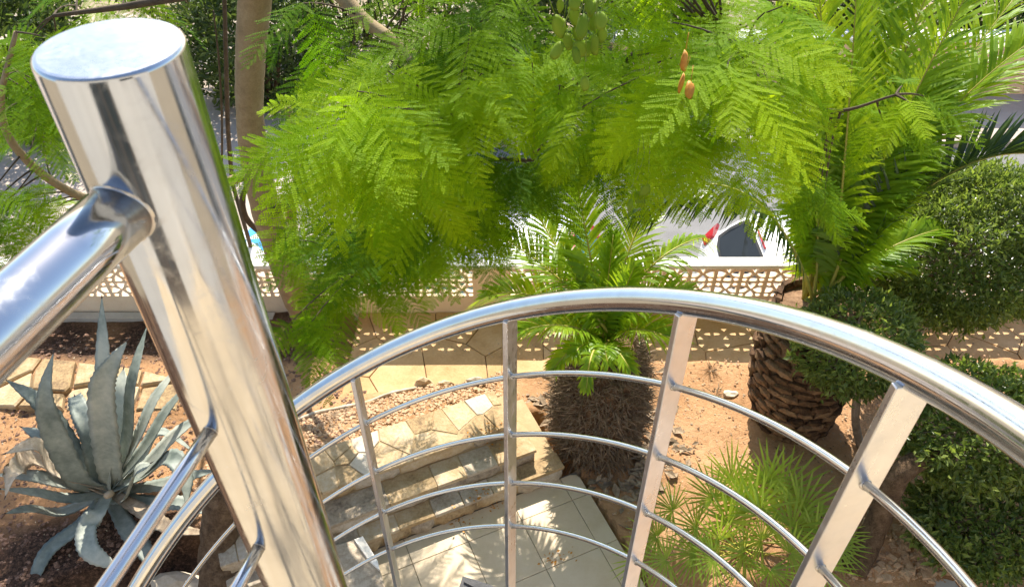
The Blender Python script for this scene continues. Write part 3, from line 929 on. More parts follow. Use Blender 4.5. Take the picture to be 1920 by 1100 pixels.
topiary('small round clipped tree on a thin pale trunk beside the thick palm',
        [b, atF(1604, 790, 3.95), atF(1606, 740, 3.98), atF(1602, 660, 4.05)], [.035, .032, .03, .02],
        [(tuple(atF(1604, 642, 4.1)), (.45, .44, .40), 6500, .058)], 31, 60)
b = atz(1600, 1070, .08)
topiary('low clipped tree with two leaf tiers on a thick dark trunk by the concrete patio',
        [b, atF(1645, 980, 3.05), atF(1690, 885, 3.15), atF(1780, 840, 3.3)], [.10, .085, .08, .05],
        [(tuple(atF(1835, 800, 3.45)), (.62, .52, .36), 9500, .062), (tuple(atF(1840, 978, 3.02)), (.52, .42, .27), 8000, .062)], 41, 60, bark='oldbark')

# ------------------------------------------------------------------ palms
def frond(base, ctrl, tip, npair, lmax, wid, vee=.5, droop=.35, seed=0, name='frond', sidev=None, bare=.14, spread=1.0):
    """a pinnate palm leaf: curved rachis with two ranks of narrow folded leaflets"""
    r = np.random.default_rng(seed)
    n = 40
    C = np.array([tuple(p) for p in bez(Vector(base), Vector(ctrl), Vector(tip), n)])
    hd = Vector(tip) - Vector(base)
    side0 = Vector(sidev) if sidev is not None else hd.cross(Vector((0, 0, 1)))
    if side0.length < .05: side0 = Vector((1, 0, 0))
    side0.normalize()
    VV, FF4, FF3, TT = [], [], [], []
    k = 0
    for s in (-1, 1):
        for i in range(npair):
            t = bare + (1 - bare) * (i + r.uniform(-.25, .25)) / (npair - 1)
            t = min(max(t, .02), .999)
            x = t * n; i0 = min(int(x), n - 1); p = C[i0] * (1 - (x - i0)) + C[i0+1] * (x - i0)
            tg = C[min(i0+2, n)] - C[max(i0-1, 0)]; tg = tg / np.linalg.norm(tg)
            sd = np.array(side0); sd = sd - tg * sd.dot(tg); sd /= np.linalg.norm(sd)
            up = np.cross(sd, tg)
            u = (t - bare) / (1 - bare)
            ang = R(68 - 42 * u) + r.normal(0, .07)
            ll = lmax * (.35 + .65 * math.sin(math.pi * min(1, .12 + u * .80))**.8) * r.uniform(.9, 1.08)
            if u > .93: ll *= .75
            vv = vee + r.normal(0, .10)
            d = tg * math.cos(ang) + (sd * s * math.cos(vv) * spread + up * math.sin(vv)) * math.sin(ang); d /= np.linalg.norm(d)
            nrm = np.cross(d, tg); nrm /= np.linalg.norm(nrm) + 1e-9
            wv = np.cross(nrm, d) * wid * .5
            st_ = (.0, .35, .72)
            dr = droop * r.uniform(.6, 1.4)
            pts = []
            for q, wf in zip(st_, (.55, 1.0, .72)):
                c = p + d * ll * q - np.array([0, 0, dr * ll * q * q])
                pts += [c - wv * wf, c + wv * wf]
            pts.append(p + d * ll - np.array([0, 0, dr * ll]))
            VV += pts
            FF4 += [(k, k+1, k+3, k+2), (k+2, k+3, k+5, k+4)]; FF3.append((k+4, k+5, k+6))
            TT += [float(np.clip(r.normal(.45, .22), 0, 1))] * 7
            k += 7
    me = np_mesh(name, np.array(VV), [np.array(FF4), np.array(FF3)], False, {'tint': TT})
    mb = MB(); mb.tube([tuple(c) for c in C[::2]], lerp_list([.017, .011, .007, .003], 21), 6)
    return me, mb.mesh('rachis', True)

def palm(label, base, top, profile, fronds, boots, seed, mat_default='palm', fibre=0):
    base, top = Vector(base), Vector(top)
    t = thing('palm_tree', label, 'palm tree', base, 'palm trees in the garden')
    n = 24; ax = top - base
    mb = MB(); pts = [base + ax * (k / 20) for k in range(21)]
    mb.tube(pts, [r * .93 for r in lerp_list(profile, 21)], n, True, .03)
    link('trunk', mb.mesh('trunk', True), M['boot'], t)
    # overlapping cut leaf bases
    if boots:
        rows, per, sz = boots
        bm = MB()
        w, h, th = sz
        bm.v = [(-w, 0, 0), (w, 0, 0), (w*.95, th*.6, h*.5), (-w*.95, th*.6, h*.5), (w*.5, th, h), (-w*.5, th, h), (0, th*1.5, h*.55), (-w*.6, -th*.4, h*.9), (w*.6, -th*.4, h*.9)]
        bm.f = [(0, 1, 6), (1, 2, 6), (2, 4, 6), (4, 5, 6), (5, 3, 6), (3, 0, 6), (4, 8, 7, 5), (2, 8, 4), (3, 5, 7), (1, 8, 2), (0, 3, 7)]
        shared = bm.mesh('leaf_base'); shared.materials.append(M['boot'])
        rr = random.Random(seed)
        for i in range(rows):
            for j in range(per):
                f = (i + .3) / rows
                a = 2*math.pi * (j + .5 * (i % 2)) / per + rr.uniform(-.08, .08)
                rad = float(np.interp(f, np.linspace(0, 1, len(profile)), profile)) * .95
                p = ax * f + Vector((math.cos(a), math.sin(a), 0)) * rad
                o = bpy.data.objects.new('leaf_base', shared); COL.objects.link(o); o.parent = t
                o.location = p
                o.rotation_euler = (rr.uniform(-.25, .05), rr.uniform(-.1, .1), a - math.pi/2 + rr.uniform(-.15, .15))
                s = rr.uniform(.85, 1.2); o.scale = (s, s, s)
    if fibre:
        r = np.random.default_rng(seed)
        a = r.uniform(0, 2*np.pi, fibre); f = r.uniform(.0, 1.03, fibre)
        rad = np.interp(f, np.linspace(0, 1, len(profile)), profile) * r.uniform(.9, 1.02, fibre)
        P = np.stack([np.cos(a)*rad, np.sin(a)*rad, 0*a], 1) + np.array(ax) * f[:, None] + np.array(base)
        out = np.stack([np.cos(a), np.sin(a), 0*a], 1)
        Dn = unit(out * r.uniform(.2, .9, fibre)[:, None] + r.normal(size=(fibre, 3)) * .5 + np.array([0, 0, .1]))
        V, F = leaf_cloud(P, Dn, out, r.uniform(.06, .19, fibre), r.uniform(.006, .015, fibre), .1)
        link('dry_fibres', np_mesh('dry_fibres', V, [F]), M['fibre'], t, 'stuff')
    for k, fd in enumerate(fronds):
        b_, c_, t_, np_, lm, kw = fd
        mt = kw.pop('mat', mat_default)
        me, rm = frond(b_, c_, t_, np_, lm, kw.pop('wid', .017), seed=seed*100 + k, **kw)
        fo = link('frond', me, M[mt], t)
        link('rachis', rm, M['petiole'], fo)
    return t

# young palm with the fibrous trunk in the centre
PB = Vector((.70, 4.02, .05)); PT = Vector((.74, 4.12, 1.12))
fr1 = []
def F1(tip, ctrl, np_=46, lm=.42, **kw):
    a = random.uniform(0, 6.28)
    np_ = int(np_ * 1.25); kw.setdefault('wid', .021)
    fr1.append((PT + Vector((.06*math.cos(a), .06*math.sin(a), random.uniform(-.05, .1))), ctrl, tip, np_, lm, kw))
F1(atF(1078, 318, 4.95), atF(1112, 520, 4.3), 54, .40, vee=.25)
F1(atF(925, 440, 4.9), atF(1030, 480, 4.3), 50, .38)
F1(atF(905, 560, 4.45), atF(1000, 510, 4.2), 46, .34)
F1(atF(1318, 445, 4.7), atF(1200, 470, 4.3), 52, .34, droop=.8)
F1(atF(1228, 350, 5.0), atF(1160, 500, 4.3), 50, .36)
F1(atF(985, 360, 5.1), atF(1060, 500, 4.4), 48, .36)
F1(atF(1300, 560, 4.3), atF(1220, 530, 4.2), 44, .34)
F1(atF(1150, 440, 4.6), atF(1135, 560, 4.2), 44, .30, vee=.8)
F1(atF(1060, 470, 4.5), atF(1095, 570, 4.2), 44, .30, vee=.8)
F1(atF(1190, 500, 4.3), atF(1150, 590, 4.15), 40, .28, vee=.7)
F1(atF(980, 620, 3.9), atF(1060, 590, 4.0), 40, .28)
F1(atF(1270, 640, 3.9), atF(1190, 600, 4.0), 40, .28)
F1(atF(1100, 728, 3.55), atF(1105, 640, 3.8), 30, .13)
F1(atF(1040, 690, 3.7), atF(1070, 640, 3.9), 30, .17)
F1(atF(1180, 690, 3.7), atF(1150, 640, 3.9), 30, .17)
F1(atF(1140, 680, 3.75), atF(1125, 630, 3.95), 30, .18)
F1(atF(1075, 670, 3.8), atF(1095, 620, 4.0), 30, .18)
palm('young palm with a shaggy fibrous trunk and arching feather fronds in the centre', PB, PT, [.30, .33, .34, .34, .31, .22], fr1, None, 3, 'palm', 6500)

# thick pineapple-trunked palm on the right
QB = Vector((2.44, 4.28, .04)); QT = Vector((2.44, 4.52, 1.22))
fr2 = []
def F2(tip, ctrl, np_=64, lm=.5, **kw):
    a = random.uniform(0, 6.28)
    np_ = int(np_ * 1.5); kw.setdefault('wid', .025)
    fr2.append((QT + Vector((.10*math.cos(a), .10*math.sin(a), random.uniform(-.05, .1))), ctrl, tip, np_, lm, kw))
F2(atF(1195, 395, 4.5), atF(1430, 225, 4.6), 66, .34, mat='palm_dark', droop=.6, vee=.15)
F2(atF(1455, 20, 5.6), atF(1560, 330, 4.9), 66, .55)
F2(atF(1610, -90, 5.6), atF(1590, 300, 4.8), 70, .50, sidev=(.1, 1, .1))
F2(atF(1700, -60, 6.0), atF(1600, 300, 4.9), 70, .55)
F2(atF(1915, -20, 5.7), atF(1640, 330, 4.7), 78, .58, wid=.02)
F2(atF(1960, 60, 5.2), atF(1740, 200, 4.9), 70, .52)
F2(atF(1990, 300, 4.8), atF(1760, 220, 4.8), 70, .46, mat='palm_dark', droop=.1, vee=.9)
F2(atF(1530, -70, 5.9), atF(1570, 300, 4.9), 64, .52)
F2(atF(1655, -120, 6.2), atF(1600, 280, 5.0), 64, .54)
F2(atF(1775, -110, 6.0), atF(1630, 280, 4.9), 64, .54)
F2(atF(1840, -60, 5.6), atF(1640, 300, 4.8), 64, .52)
F2(atF(1400, 160, 5.4), atF(1520, 360, 4.8), 60, .48)
F2(atF(1480, 260, 5.2), atF(1540, 400, 4.7), 54, .42)
F2(atF(1560, 160, 5.4), atF(1560, 400, 4.7), 54, .46)
F2(atF(1780, 140, 5.2), atF(1640, 370, 4.6), 60, .46)
F2(atF(1730, 300, 4.9), atF(1630, 400, 4.6), 54, .40)
F2(atF(1760, 430, 4.7), atF(1640, 460, 4.55), 50, .34)
F2(atF(1700, 500, 4.4), atF(1620, 490, 4.5), 44, .28)
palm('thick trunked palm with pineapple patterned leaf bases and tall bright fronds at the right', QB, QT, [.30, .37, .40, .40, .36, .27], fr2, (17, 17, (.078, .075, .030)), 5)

# dwarf fan palm
def fan_leaf(base, hub, nrm_dir, rad, nseg, seed, spread=R(230)):
    r = np.random.default_rng(seed)
    base, hub = Vector(base), Vector(hub)
    ax = (hub - base).normalized()
    nm = Vector(nrm_dir); nm = (nm - ax * nm.dot(ax) * .5).normalized()
    fw = (ax - nm * ax.dot(nm)).normalized(); sd = nm.cross(fw)
    VV, F4, F3, TT, k = [], [], [], [], 0
    for i in range(nseg):
        a = (i / (nseg - 1) - .5) * spread + r.normal(0, .03)
        d = (fw * math.cos(a) + sd * math.sin(a) + nm * (.25 + r.normal(0, .05))).normalized()
        L = rad * (1 - .25 * abs(a) / (spread/2)) * r.uniform(.9, 1.1)
        wv = d.cross(nm).normalized() * (rad * .025)
        dr = r.uniform(.02, .22)
        pts = []
        for q, wf in ((.03, .35), (.4, 1.0), (.75, .7)):
            c = hub + d * (L*q) - Vector((0, 0, dr * L * q * q))
            pts += [tuple(c - wv*wf), tuple(c + wv*wf)]
        pts.append(tuple(hub + d*L - Vector((0, 0, dr*L))))
        VV += pts; F4 += [(k, k+1, k+3, k+2), (k+2, k+3, k+5, k+4)]; F3.append((k+4, k+5, k+6)); k += 7
        TT += [float(np.clip(r.normal(.5, .2), 0, 1))] * 7
    me = np_mesh('fan_leaf', np.array(VV), [np.array(F4), np.array(F3)], False, {'tint': TT})
    mb = MB(); mb.tube(bez(base, base.lerp(hub, .5) + Vector((0, 0, .05)), hub, 6), [.008, .008, .007, .006, .006, .005, .004], 6)
    return me, mb.mesh('petiole', True)
fb = atz(1385, 1030, .08)
fpalm = thing('fan_palm', 'low dwarf fan palm clump with spiky green fan leaves near the bottom right', 'fan palm', fb)
hubs = [(1372, 903, 3.45, .36), (1465, 930, 3.35, .46), (1335, 945, 3.3, .34), (1410, 960, 3.2, .42), (1258, 970, 3.2, .27), (1300, 1010, 3.05, .30), (1425, 1022, 2.95, .34),
        (1518, 1020, 3.0, .34), (1360, 990, 3.1, .40), (1500, 960, 3.2, .42), (1225, 1035, 2.98, .30), (1290, 1080, 2.85, .30), (1380, 1075, 2.85, .30), (1460, 1080, 2.85, .34),
        (1340, 1040, 2.95, .3), (1545, 1068, 2.9, .26), (1440, 900, 3.4, .36), (1240, 1085, 2.8, .28), (1420, 985, 3.15, .40), (1480, 1000, 3.05, .38), (1320, 1100, 2.8, .28), (1395, 935, 3.3, .40), (1560, 1020, 3.0, .26), (1510, 1110, 2.75, .3), (1420, 1120, 2.72, .3), (1190, 1100, 2.8, .26)]
for k, (px, py, F, rad) in enumerate(hubs):
    hb = atF(px, py, F)
    hb.z = max(hb.z, .30)
    b_ = fb + Vector((random.uniform(-.2, .2), random.uniform(-.12, .12), .02))
    out = Vector((hb.x - fb.x, hb.y - fb.y, 0))
    nd = Vector((random.uniform(-.35, .35), -.45 + random.uniform(-.3, .3), .75))
    me, pm = fan_leaf(b_, hb, nd, rad, 20, 900 + k)
    lf = link('fan_leaf', me, M['fan'], fpalm); link('petiole', pm, M['petiole'], lf)

# ------------------------------------------------------------------ agave
ab = atz(208, 928, .10)
ag = thing('agave', 'large blue green agave with long curling leaves on the mulch at the left', 'agave', ab)
def agave_leaf(pts, wmax, seed, prof=None, fold=.16, mat='agave', side=None):
    r = random.Random(seed)
    C = catmull(pts, 11); n = len(C)
    hd = C[-1] - C[0]
    acc = Vector((0, 0, 0))
    hor = Vector((C[n//2].x - C[0].x, C[n//2].y - C[0].y, 0)) + Vector((C[-1].x - C[0].x, C[-1].y - C[0].y, 0))
    s0 = hor.cross(Vector((0, 0, 1)))
    if s0.length < .05: s0 = Vector((1, 0, 0))
    s0.normalize()
    if side: s0 = Vector(side)
    prof = prof or [.62, .72, .92, 1.0, .95, .8, .5, .03]
    V, F = [], []
    m = 7
    for k, c in enumerate(C):
        t = (C[min(k+1, n-1)] - C[max(k-1, 0)]).normalized()
        s = (s0 - t * s0.dot(t)).normalized()
        nn = s.cross(t)
        if k == 0: ref = nn
        if nn.dot(ref) < 0: nn = -nn
        ref = nn
        w = wmax * .5 * float(np.interp(k / (n-1), np.linspace(0, 1, len(prof)), prof))
        th = .018 * (1 - .8 * k / (n-1))
        tooth = 1 + (.09 if k % 2 else -.03)
        top = []
        for q in (-1, -.6, 0, .6, 1):
            top.append(c + s * (w * q * (tooth if abs(q) == 1 else 1)) + nn * (fold * w * (q*q*1.4) + r.uniform(-.001, .001)))
        bot = [c + s * (w * q) + nn * (fold * w * q*q*1.4 - th) for q in (.6, -.6)]
        V += [tuple(p) for p in top + bot]
        if k:
            a = (k-1)*m; b_ = k*m
            for j in range(m):
                F.append((a + j, a + (j+1) % m, b_ + (j+1) % m, b_ + j))
    F.append(tuple(range(m-1, -1, -1))); F.append(tuple((n-1)*m + j for j in range(m)))
    mb = MB(); mb.v = V; mb.f = F
    lf = link('leaf', mb.mesh('leaf', True), M[mat], ag)
    mb = MB(); e = (C[-1] - C[-2]).normalized(); mb.tube([C[-1] - e*.004, C[-1] + e*.012, C[-1] + e*.03], [.006, .004, .0008], 6); link('spine', mb.mesh('spine', True), M['frame'], lf)
    return lf
def AL(w, seed, *pp, **kw):
    pts = [ab + Vector((random.uniform(-.05, .05), random.uniform(-.05, .05), .05))] + [atF(*p) for p in pp]
    agave_leaf(pts, w * .84, seed, **kw)
AL(.20, 1, (196, 800, 3.62), (196, 680, 3.85), (191, 558, 4.15))
AL(.235, 2, (200, 830, 3.5), (192, 730, 3.56), (212, 680, 3.62), (238, 640, 3.72), prof=[.8, .95, 1, .95, .82, .6, .34, .03], side=(1, .1, 0))
AL(.205, 3, (150, 900, 3.4), (98, 800, 3.42), (85, 735, 3.5), (100, 662, 3.7), prof=[.7, .9, 1, 1, .85, .6, .35, .03])
AL(.18, 4, (140, 850, 3.6), (80, 760, 3.85), (12, 712, 4.0))
AL(.15, 5, (120, 905, 3.42), (60, 893, 3.36), (-10, 890, 3.3))
AL(.14, 6, (130, 935, 3.3), (70, 925, 3.2), (0, 916, 3.1))
AL(.18, 7, (140, 870, 3.55), (90, 825, 3.65), (40, 800, 3.75))
AL(.19, 8, (175, 830, 3.65), (155, 780, 3.8), (140, 742, 4.0), prof=[.7, .85, 1, 1, .95, .9, .8, .6])
AL(.16, 9, (240, 820, 3.62), (248, 720, 3.8), (275, 612, 4.2))
AL(.16, 10, (258, 820, 3.6), (290, 750, 3.8), (330, 690, 4.05))
AL(.15, 11, (270, 840, 3.6), (310, 775, 3.8), (350, 722, 4.0))
AL(.18, 12, (270, 880, 3.55), (330, 815, 3.7), (392, 770, 3.85))
AL(.18, 13, (270, 890, 3.5), (318, 858, 3.5), (345, 890, 3.35), (350, 945, 3.15), prof=[.7, .8, .9, 1, 1, .9, .6, .1])
AL(.20, 14, (238, 925, 3.4), (255, 885, 3.42), (282, 868, 3.48), prof=[1, 1, 1, .95, .85, .7, .5, .1])
AL(.15, 15, (300, 910, 3.45), (350, 895, 3.5), (410, 880, 3.55))
AL(.17, 16, (290, 945, 3.3), (340, 945, 3.25), (400, 965, 3.15))
AL(.17, 17, (190, 955, 3.2), (165, 985, 3.08), (168, 1030, 2.88), (215, 1062, 2.78), prof=[.6, .7, .85, 1, 1, 1, .8, .3])
AL(.15, 18, (150, 985, 3.15), (90, 1035, 2.95), (55, 1110, 2.7), prof=[.6, .7, .85, 1, 1, 1, .8, .3])
AL(.17, 19, (240, 990, 3.15), (270, 1030, 2.95), (285, 1070, 2.8))
AL(.14, 20, (120, 960, 3.25), (60, 955, 3.1), (10, 962, 2.95))
AL(.20, 21, (215, 820, 3.7), (225, 740, 3.9), (232, 690, 4.1))
AL(.13, 22, (265, 860, 3.65), (300, 810, 3.85), (370, 850, 3.75))
AL(.20, 23, (60, 860, 3.5), (30, 880, 3.2), (10, 930, 3.0), mat='dead')
AL(.18, 24, (100, 880, 3.4), (70, 835, 3.45), (10, 850, 3.3), mat='dead')
AL(.14, 25, (270, 960, 3.2), (320, 990, 3.0), (400, 1000, 2.95), mat='dead')
mb = MB(); hp = atF(207, 925, 3.3); mb.tube([hp, hp + Vector((.01, -.05, .05))], [.03, .024], 10)
link('cut_stalk', mb.mesh('cut_stalk', True), M['dead'], ag)

# furrowed trunk behind the newel
tb = atz(424, 1092, .08)
tr = thing('bare_trunk', 'furrowed brown tree trunk rising behind the round steel post', 'tree', tb)
mb = MB(); pts = catmull([tb, atF(416, 1010, 2.95), atF(425, 930, 3.1), atF(455, 860, 3.2), atF(500, 780, 3.3)], 8)
mb.tube(pts, lerp_list([.19, .15, .14, .12, .05], len(pts)), 20, True, .06)
link('trunk', mb.mesh('trunk', True), M['oldbark'], tr)

# ------------------------------------------------------------------ jacaranda
def jac_arrays(L, npin, seed, pitch, lw, droop=.22, dens=1.0):
    """bipinnate leaf along +Y; returns leaflet verts/quads/tint and stalk verts/quads"""
    r = np.random.default_rng(seed)
    P, D, U, LL, WW, T = [], [], [], [], [], []
    SV, SF = [], []
    def strip(pts, w):
        for k in range(len(pts) - 1):
            a, b = pts[k], pts[k+1]; d = b - a; s = np.array([d[1], -d[0], 0]); s = s / (np.linalg.norm(s)+1e-9) * w
            i = len(SV); SV.extend([a - s, a + s, b + s, b - s]); SF.append((i, i+1, i+2, i+3))
    cz = lambda y: -droop * y * y / L
    sway = r.uniform(-.12, .12)
    rp = lambda t: np.array([sway * L * t * t, L * t, cz(L * t)])
    strip([rp(t) for t in np.linspace(0, 1, 8)], .0016)
    for i in range(npin):
        t = .13 + .86 * i / (npin - 1)
        Lp = .118 * (L/.42) * (math.sin(math.pi * min(.99, .22 + .70 * t**1.1)))**.75 * r.uniform(.88, 1.08)
        if t > .9: Lp *= .8
        for s in (-1, 1):
            ang = R(66 - 30 * t) + r.normal(0, .07)
            tilt = r.normal(.06, .12)
            d = np.array([s * math.sin(ang), math.cos(ang), tilt - .3 * droop]); d /= np.linalg.norm(d)
            b = rp(t)
            nl = max(4, int(Lp / pitch))
            tn = np.clip(r.normal(.45, .18), 0, 1)
            roll = r.normal(0, .10)
            nrm = np.array([-s * .15 + roll * math.cos(ang), roll, 1.0]); nrm -= d * d.dot(nrm); nrm /= np.linalg.norm(nrm)
            e = np.cross(nrm, d)
            strip([b, b + d * Lp * .5 - np.array([0, 0, .02*Lp]), b + d * Lp - np.array([0, 0, .12*Lp])], .0008)
            for j in range(nl):
                q = (j + .6) / nl
                pb = b + d * Lp * q - np.array([0, 0, .12 * Lp * q * q])
                ll = .0112 * (L/.42) * (.55 + .45 * math.sin(math.pi * min(1, .15 + q * .75)))
                for s2 in (-1, 1):
                    a2 = R(62) + r.normal(0, .10)
                    dd = d * math.cos(a2) + e * (s2 * math.sin(a2)) + nrm * r.normal(.05, .10)
                    P.append(pb); D.append(dd / np.linalg.norm(dd)); U.append(nrm); LL.append(ll); WW.append(lw); T.append(tn + r.normal(0, .06))
            if True:
                pb = b + d * Lp - np.array([0, 0, .12*Lp]); P.append(pb); D.append(d); U.append(nrm); LL.append(.012); WW.append(lw); T.append(tn)
    P, D, U, LL, WW = map(np.array, (P, D, U, LL, WW))
    S = unit(np.cross(D, U))
    mid = P + D * (LL * .5)[:, None]
    V = np.stack([P, mid + S * (WW*.5)[:, None], P + D * LL[:, None], mid - S * (WW*.5)[:, None]], 1).reshape(-1, 3)
    i = np.arange(len(P)) * 4
    F = np.stack([i, i+1, i+2, i+3], 1)
    return V, F, np.clip(np.repeat(T, 4), 0, 1), np.array(SV), np.array(SF)
protos = []
for k in range(7):
    V, F, T, SV, SF = jac_arrays(random.uniform(.44, .56), random.choice([15, 16, 17, 18]), 50 + k, .0085, .0075, random.uniform(.15, .55))
    me = np_mesh('leaf', np.concatenate([V, SV]), [np.concatenate([F, SF + len(V)])], False, {'tint': np.concatenate([T, np.full(len(SV), .8)])})
    me.materials.append(M['jac']); protos.append(me)
lo = [jac_arrays(.54, 17, 80 + k, .0115, .0098, .15 + .12*k) for k in range(4)]

jb = atz(582, 600, .0)
jt = thing('jacaranda_tree', 'jacaranda tree with feathery bright green leaves filling the upper half', 'tree', jb)
def limb(nm, pp, rad, n=10, mat='bark', uneven=.05, sub=7):
    pts = [atF(*p) if len(p) == 3 and not isinstance(p, Vector) else Vector(p) for p in pp]
    C = catmull(pts, sub)
    mb = MB(); mb.tube(C, lerp_list(rad, len(C)), n, True, uneven)
    link(nm, mb.mesh(nm, True), M[mat], jt)
    return C
limb('trunk', [jb, (552, 530, 5.3), (522, 455, 5.25), (496, 380, 5.25), (476, 290, 5.25), (468, 200, 5.25), (470, 100, 5.25), (478, 0, 5.22), (486, -100, 5.1)], [.17, .155, .14, .122, .108, .102, .105, .112, .112], 18, 'bark', .025, 9)
skel = []
L_ = [([(486, -60, 5.1), (610, -30, 4.9), (685, 40, 4.7), (760, 95, 4.45), (802, 180, 4.2), (835, 255, 4.0)], [.07, .055, .045, .03, .024, .012], 'bark'),
      ([(505, 400, 5.2), (640, 330, 5.0), (800, 262, 4.75), (960, 205, 4.55), (1190, 105, 4.3), (1330, 60, 3.9), (1400, 100, 3.5)], [.05, .042, .038, .034, .028, .02, .012], 'twig'),
      ([(490, 320, 5.2), (430, 340, 5.25), (300, 400, 5.1), (150, 368, 4.9), (40, 290, 4.8), (2, 200, 4.8), (30, 60, 4.9)], [.045, .04, .036, .032, .03, .024, .014], 'bark'),
      ([(530, 480, 5.2), (640, 450, 4.9), (760, 400, 4.6), (880, 310, 4.2), (1000, 300, 4.0)], [.04, .032, .026, .02, .01], 'twig'),
      ([(1330, 60, 3.9), (1450, 160, 3.75), (1560, 208, 3.65), (1680, 178, 3.6)], [.018, .013, .010, .006], 'twig'),
      ([(486, -70, 5.1), (700, -60, 5.2), (950, -40, 5.1), (1200, -20, 5.0), (1500, 0, 4.6)], [.06, .05, .04, .03, .015], 'twig'),
      ([(575, 590, 5.3), (600, 540, 4.9), (660, 500, 4.5), (720, 480, 4.2)], [.03, .024, .018, .01], 'twig'),
      ([(486, -60, 5.1), (400, -20, 5.2), (250, 10, 5.4), (100, 30, 5.3)], [.05, .035, .025, .012], 'twig'),
      ([(1190, 105, 4.3), (1210, 230, 4.1), (1200, 330, 3.9)], [.014, .010, .006], 'twig')]
for pp, rad, mt in L_:
    C = limb('limb', pp, rad, 9, mt); skel += C
# second thin trunk standing behind
limb('stem', [atz(556, 590, 0), (548, 480, 5.5), (545, 400, 5.55), (560, 330, 5.5), (540, 200, 5.6)], [.06, .055, .05, .045, .03], 10, 'bark')
limb('stem', [(545, 470, 5.5), (470, 420, 5.45), (455, 370, 5.4), (480, 330, 5.4)], [.03, .028, .026, .02], 8, 'twig')

# leaf clusters: (centre px, py, half widths, count, near F, far F)
regions = [(740, 150, 150, 120, 13, 3.4, 4.6), (730, 290, 120, 60, 6, 3.2, 3.8), (1010, 100, 170, 90, 11, 3.5, 4.8), (1330, 90, 90, 110, 12, 2.9, 4.0), (1325, 210, 70, 50, 5, 3.0, 3.7),
           (880, 340, 120, 40, 5, 3.7, 4.4), (650, 440, 110, 60, 8, 4.0, 4.8), (700, 520, 100, 30, 4, 3.8, 4.4), (1180, 200, 90, 60, 6, 3.5, 4.4), (1690, 200, 50, 40, 4, 3.3, 3.7, .62), (1560, 370, 45, 40, 3, 3.5, 4.0, .6), (1420, 30, 60, 30, 4, 3.4, 4.2),
           (1450, 120, 40, 80, 3, 3.2, 3.9), (50, 130, 90, 110, 11, 4.6, 5.8), (40, 400, 90, 60, 7, 4.4, 5.2), (950, -10, 480, 40, 11, 4.0, 4.9),
           (570, 600, 20, 40, 2, 3.3, 3.7), (190, -10, 90, 30, 3, 5.5, 6.5), (640, 90, 40, 60, 3, 4.8, 5.3), (610, 430, 30, 40, 2, 4.6, 5.0), (1150, -230, 450, 120, 26, 3.6, 5.0), (930, 190, 330, 110, 17, 4.3, 5.1), (690, 330, 150, 90, 6, 4.4, 5.0), (860, 400, 110, 35, 6, 3.9, 4.5), (740, 410, 60, 30, 3, 4.0, 4.5), (690, 210, 120, 90, 6, 2.95, 3.3, 1.1), (960, 330, 80, 40, 4, 4.0, 4.6)]
tips = []
for cx, cy, rx, ry, n, f0, f1, *sc_ in regions:
    for k in range(n):
        while True:
            a, b_ = random.uniform(-1, 1), random.uniform(-1, 1)
            if a*a + b_*b_ < 1: break
        tips.append((atF(cx + a*rx, cy + b_*ry, random.uniform(f0, f1)), sc_[0] if sc_ else 1.0))
HC = [Vector((-1.6, 4.9, 5.2)), Vector((-.8, 4.7, 6.2)), Vector((.6, 4.5, 7.0)), Vector((2.2, 4.3, 7.4)), Vector((3.6, 4.2, 7.5))]
C = catmull([atF(486, -90, 5.1)] + HC, 6); mb = MB(); mb.tube(C, lerp_list([.09, .08, .06, .045, .03, .012], len(C)), 9, True, .05)
link('limb', mb.mesh('limb', True), M['bark'], jt); skel += C
for k in range(60):
    tips.append((Vector((random.uniform(-.2, 5.0), random.uniform(2.8, 5.8), random.uniform(6.0, 8.4))), 1.0))
SK = np.array([tuple(p) for p in skel])
leaves = []
tw = MB()
for T_, n in tips:
    d = np.linalg.norm(SK - np.array(T_), axis=1) + np.abs(SK[:, 1] - T_.y) * .2
    s = Vector(SK[int(np.argmin(d))])
    v = T_ - s
    m1 = s.lerp(T_, .5) + Vector((random.uniform(-.06, .06), random.uniform(-.06, .06), .10 * v.length))
    tw.tube(bez(s, m1, T_, 6), [.008, .007, .006, .0055, .005, .004, .003], 5, False)
    bd = Vector((v.x, v.y, 0)); bd = bd.normalized() if bd.length > .01 else Vector((0, -1, 0))
    a0 = random.uniform(0, 6.28)
    m_ = random.choice([3, 4, 4, 5])
    for i in range(m_):
        a = a0 + i * 2.4 + random.uniform(-.3, .3)
        dr = Vector((math.cos(a), math.sin(a), 0)) * .8 + bd * .45 + Vector((0, -.38, random.uniform(-.75, .10)))
        dr.normalize()
        up = Vector((random.uniform(-.25, .25), random.uniform(-.55, .0), 1.0))
        bpos = T_ - bd * random.uniform(0, .10) + Vector((0, 0, random.uniform(-.02, .02)))
        leaves.append((bpos, dr, up, random.uniform(.75, 1.1) * n))
link('twigs', tw.mesh('twigs', True), M['twig'], jt, 'stuff')
def frame_mat(p, d, up, s):
    d = d.normalized(); x_ = d.cross(up).normalized(); z_ = x_.cross(d)
    return Matrix(((x_.x*s, d.x*s, z_.x*s, p.x), (x_.y*s, d.y*s, z_.y*s, p.y), (x_.z*s, d.z*s, z_.z*s, p.z), (0, 0, 0, 1)))
cp = Vector((0, 0, H))
leaves.sort(key=lambda l: (l[0] - cp).length)
for p, d, up, s in leaves[:298]:
    o = bpy.data.objects.new('leaf', random.choice(protos)); COL.objects.link(o); o.parent = jt
    o.matrix_local = Matrix.Translation(-jb) @ frame_mat(p, d, up, s)
VV, FF, TT, off = [], [], [], 0
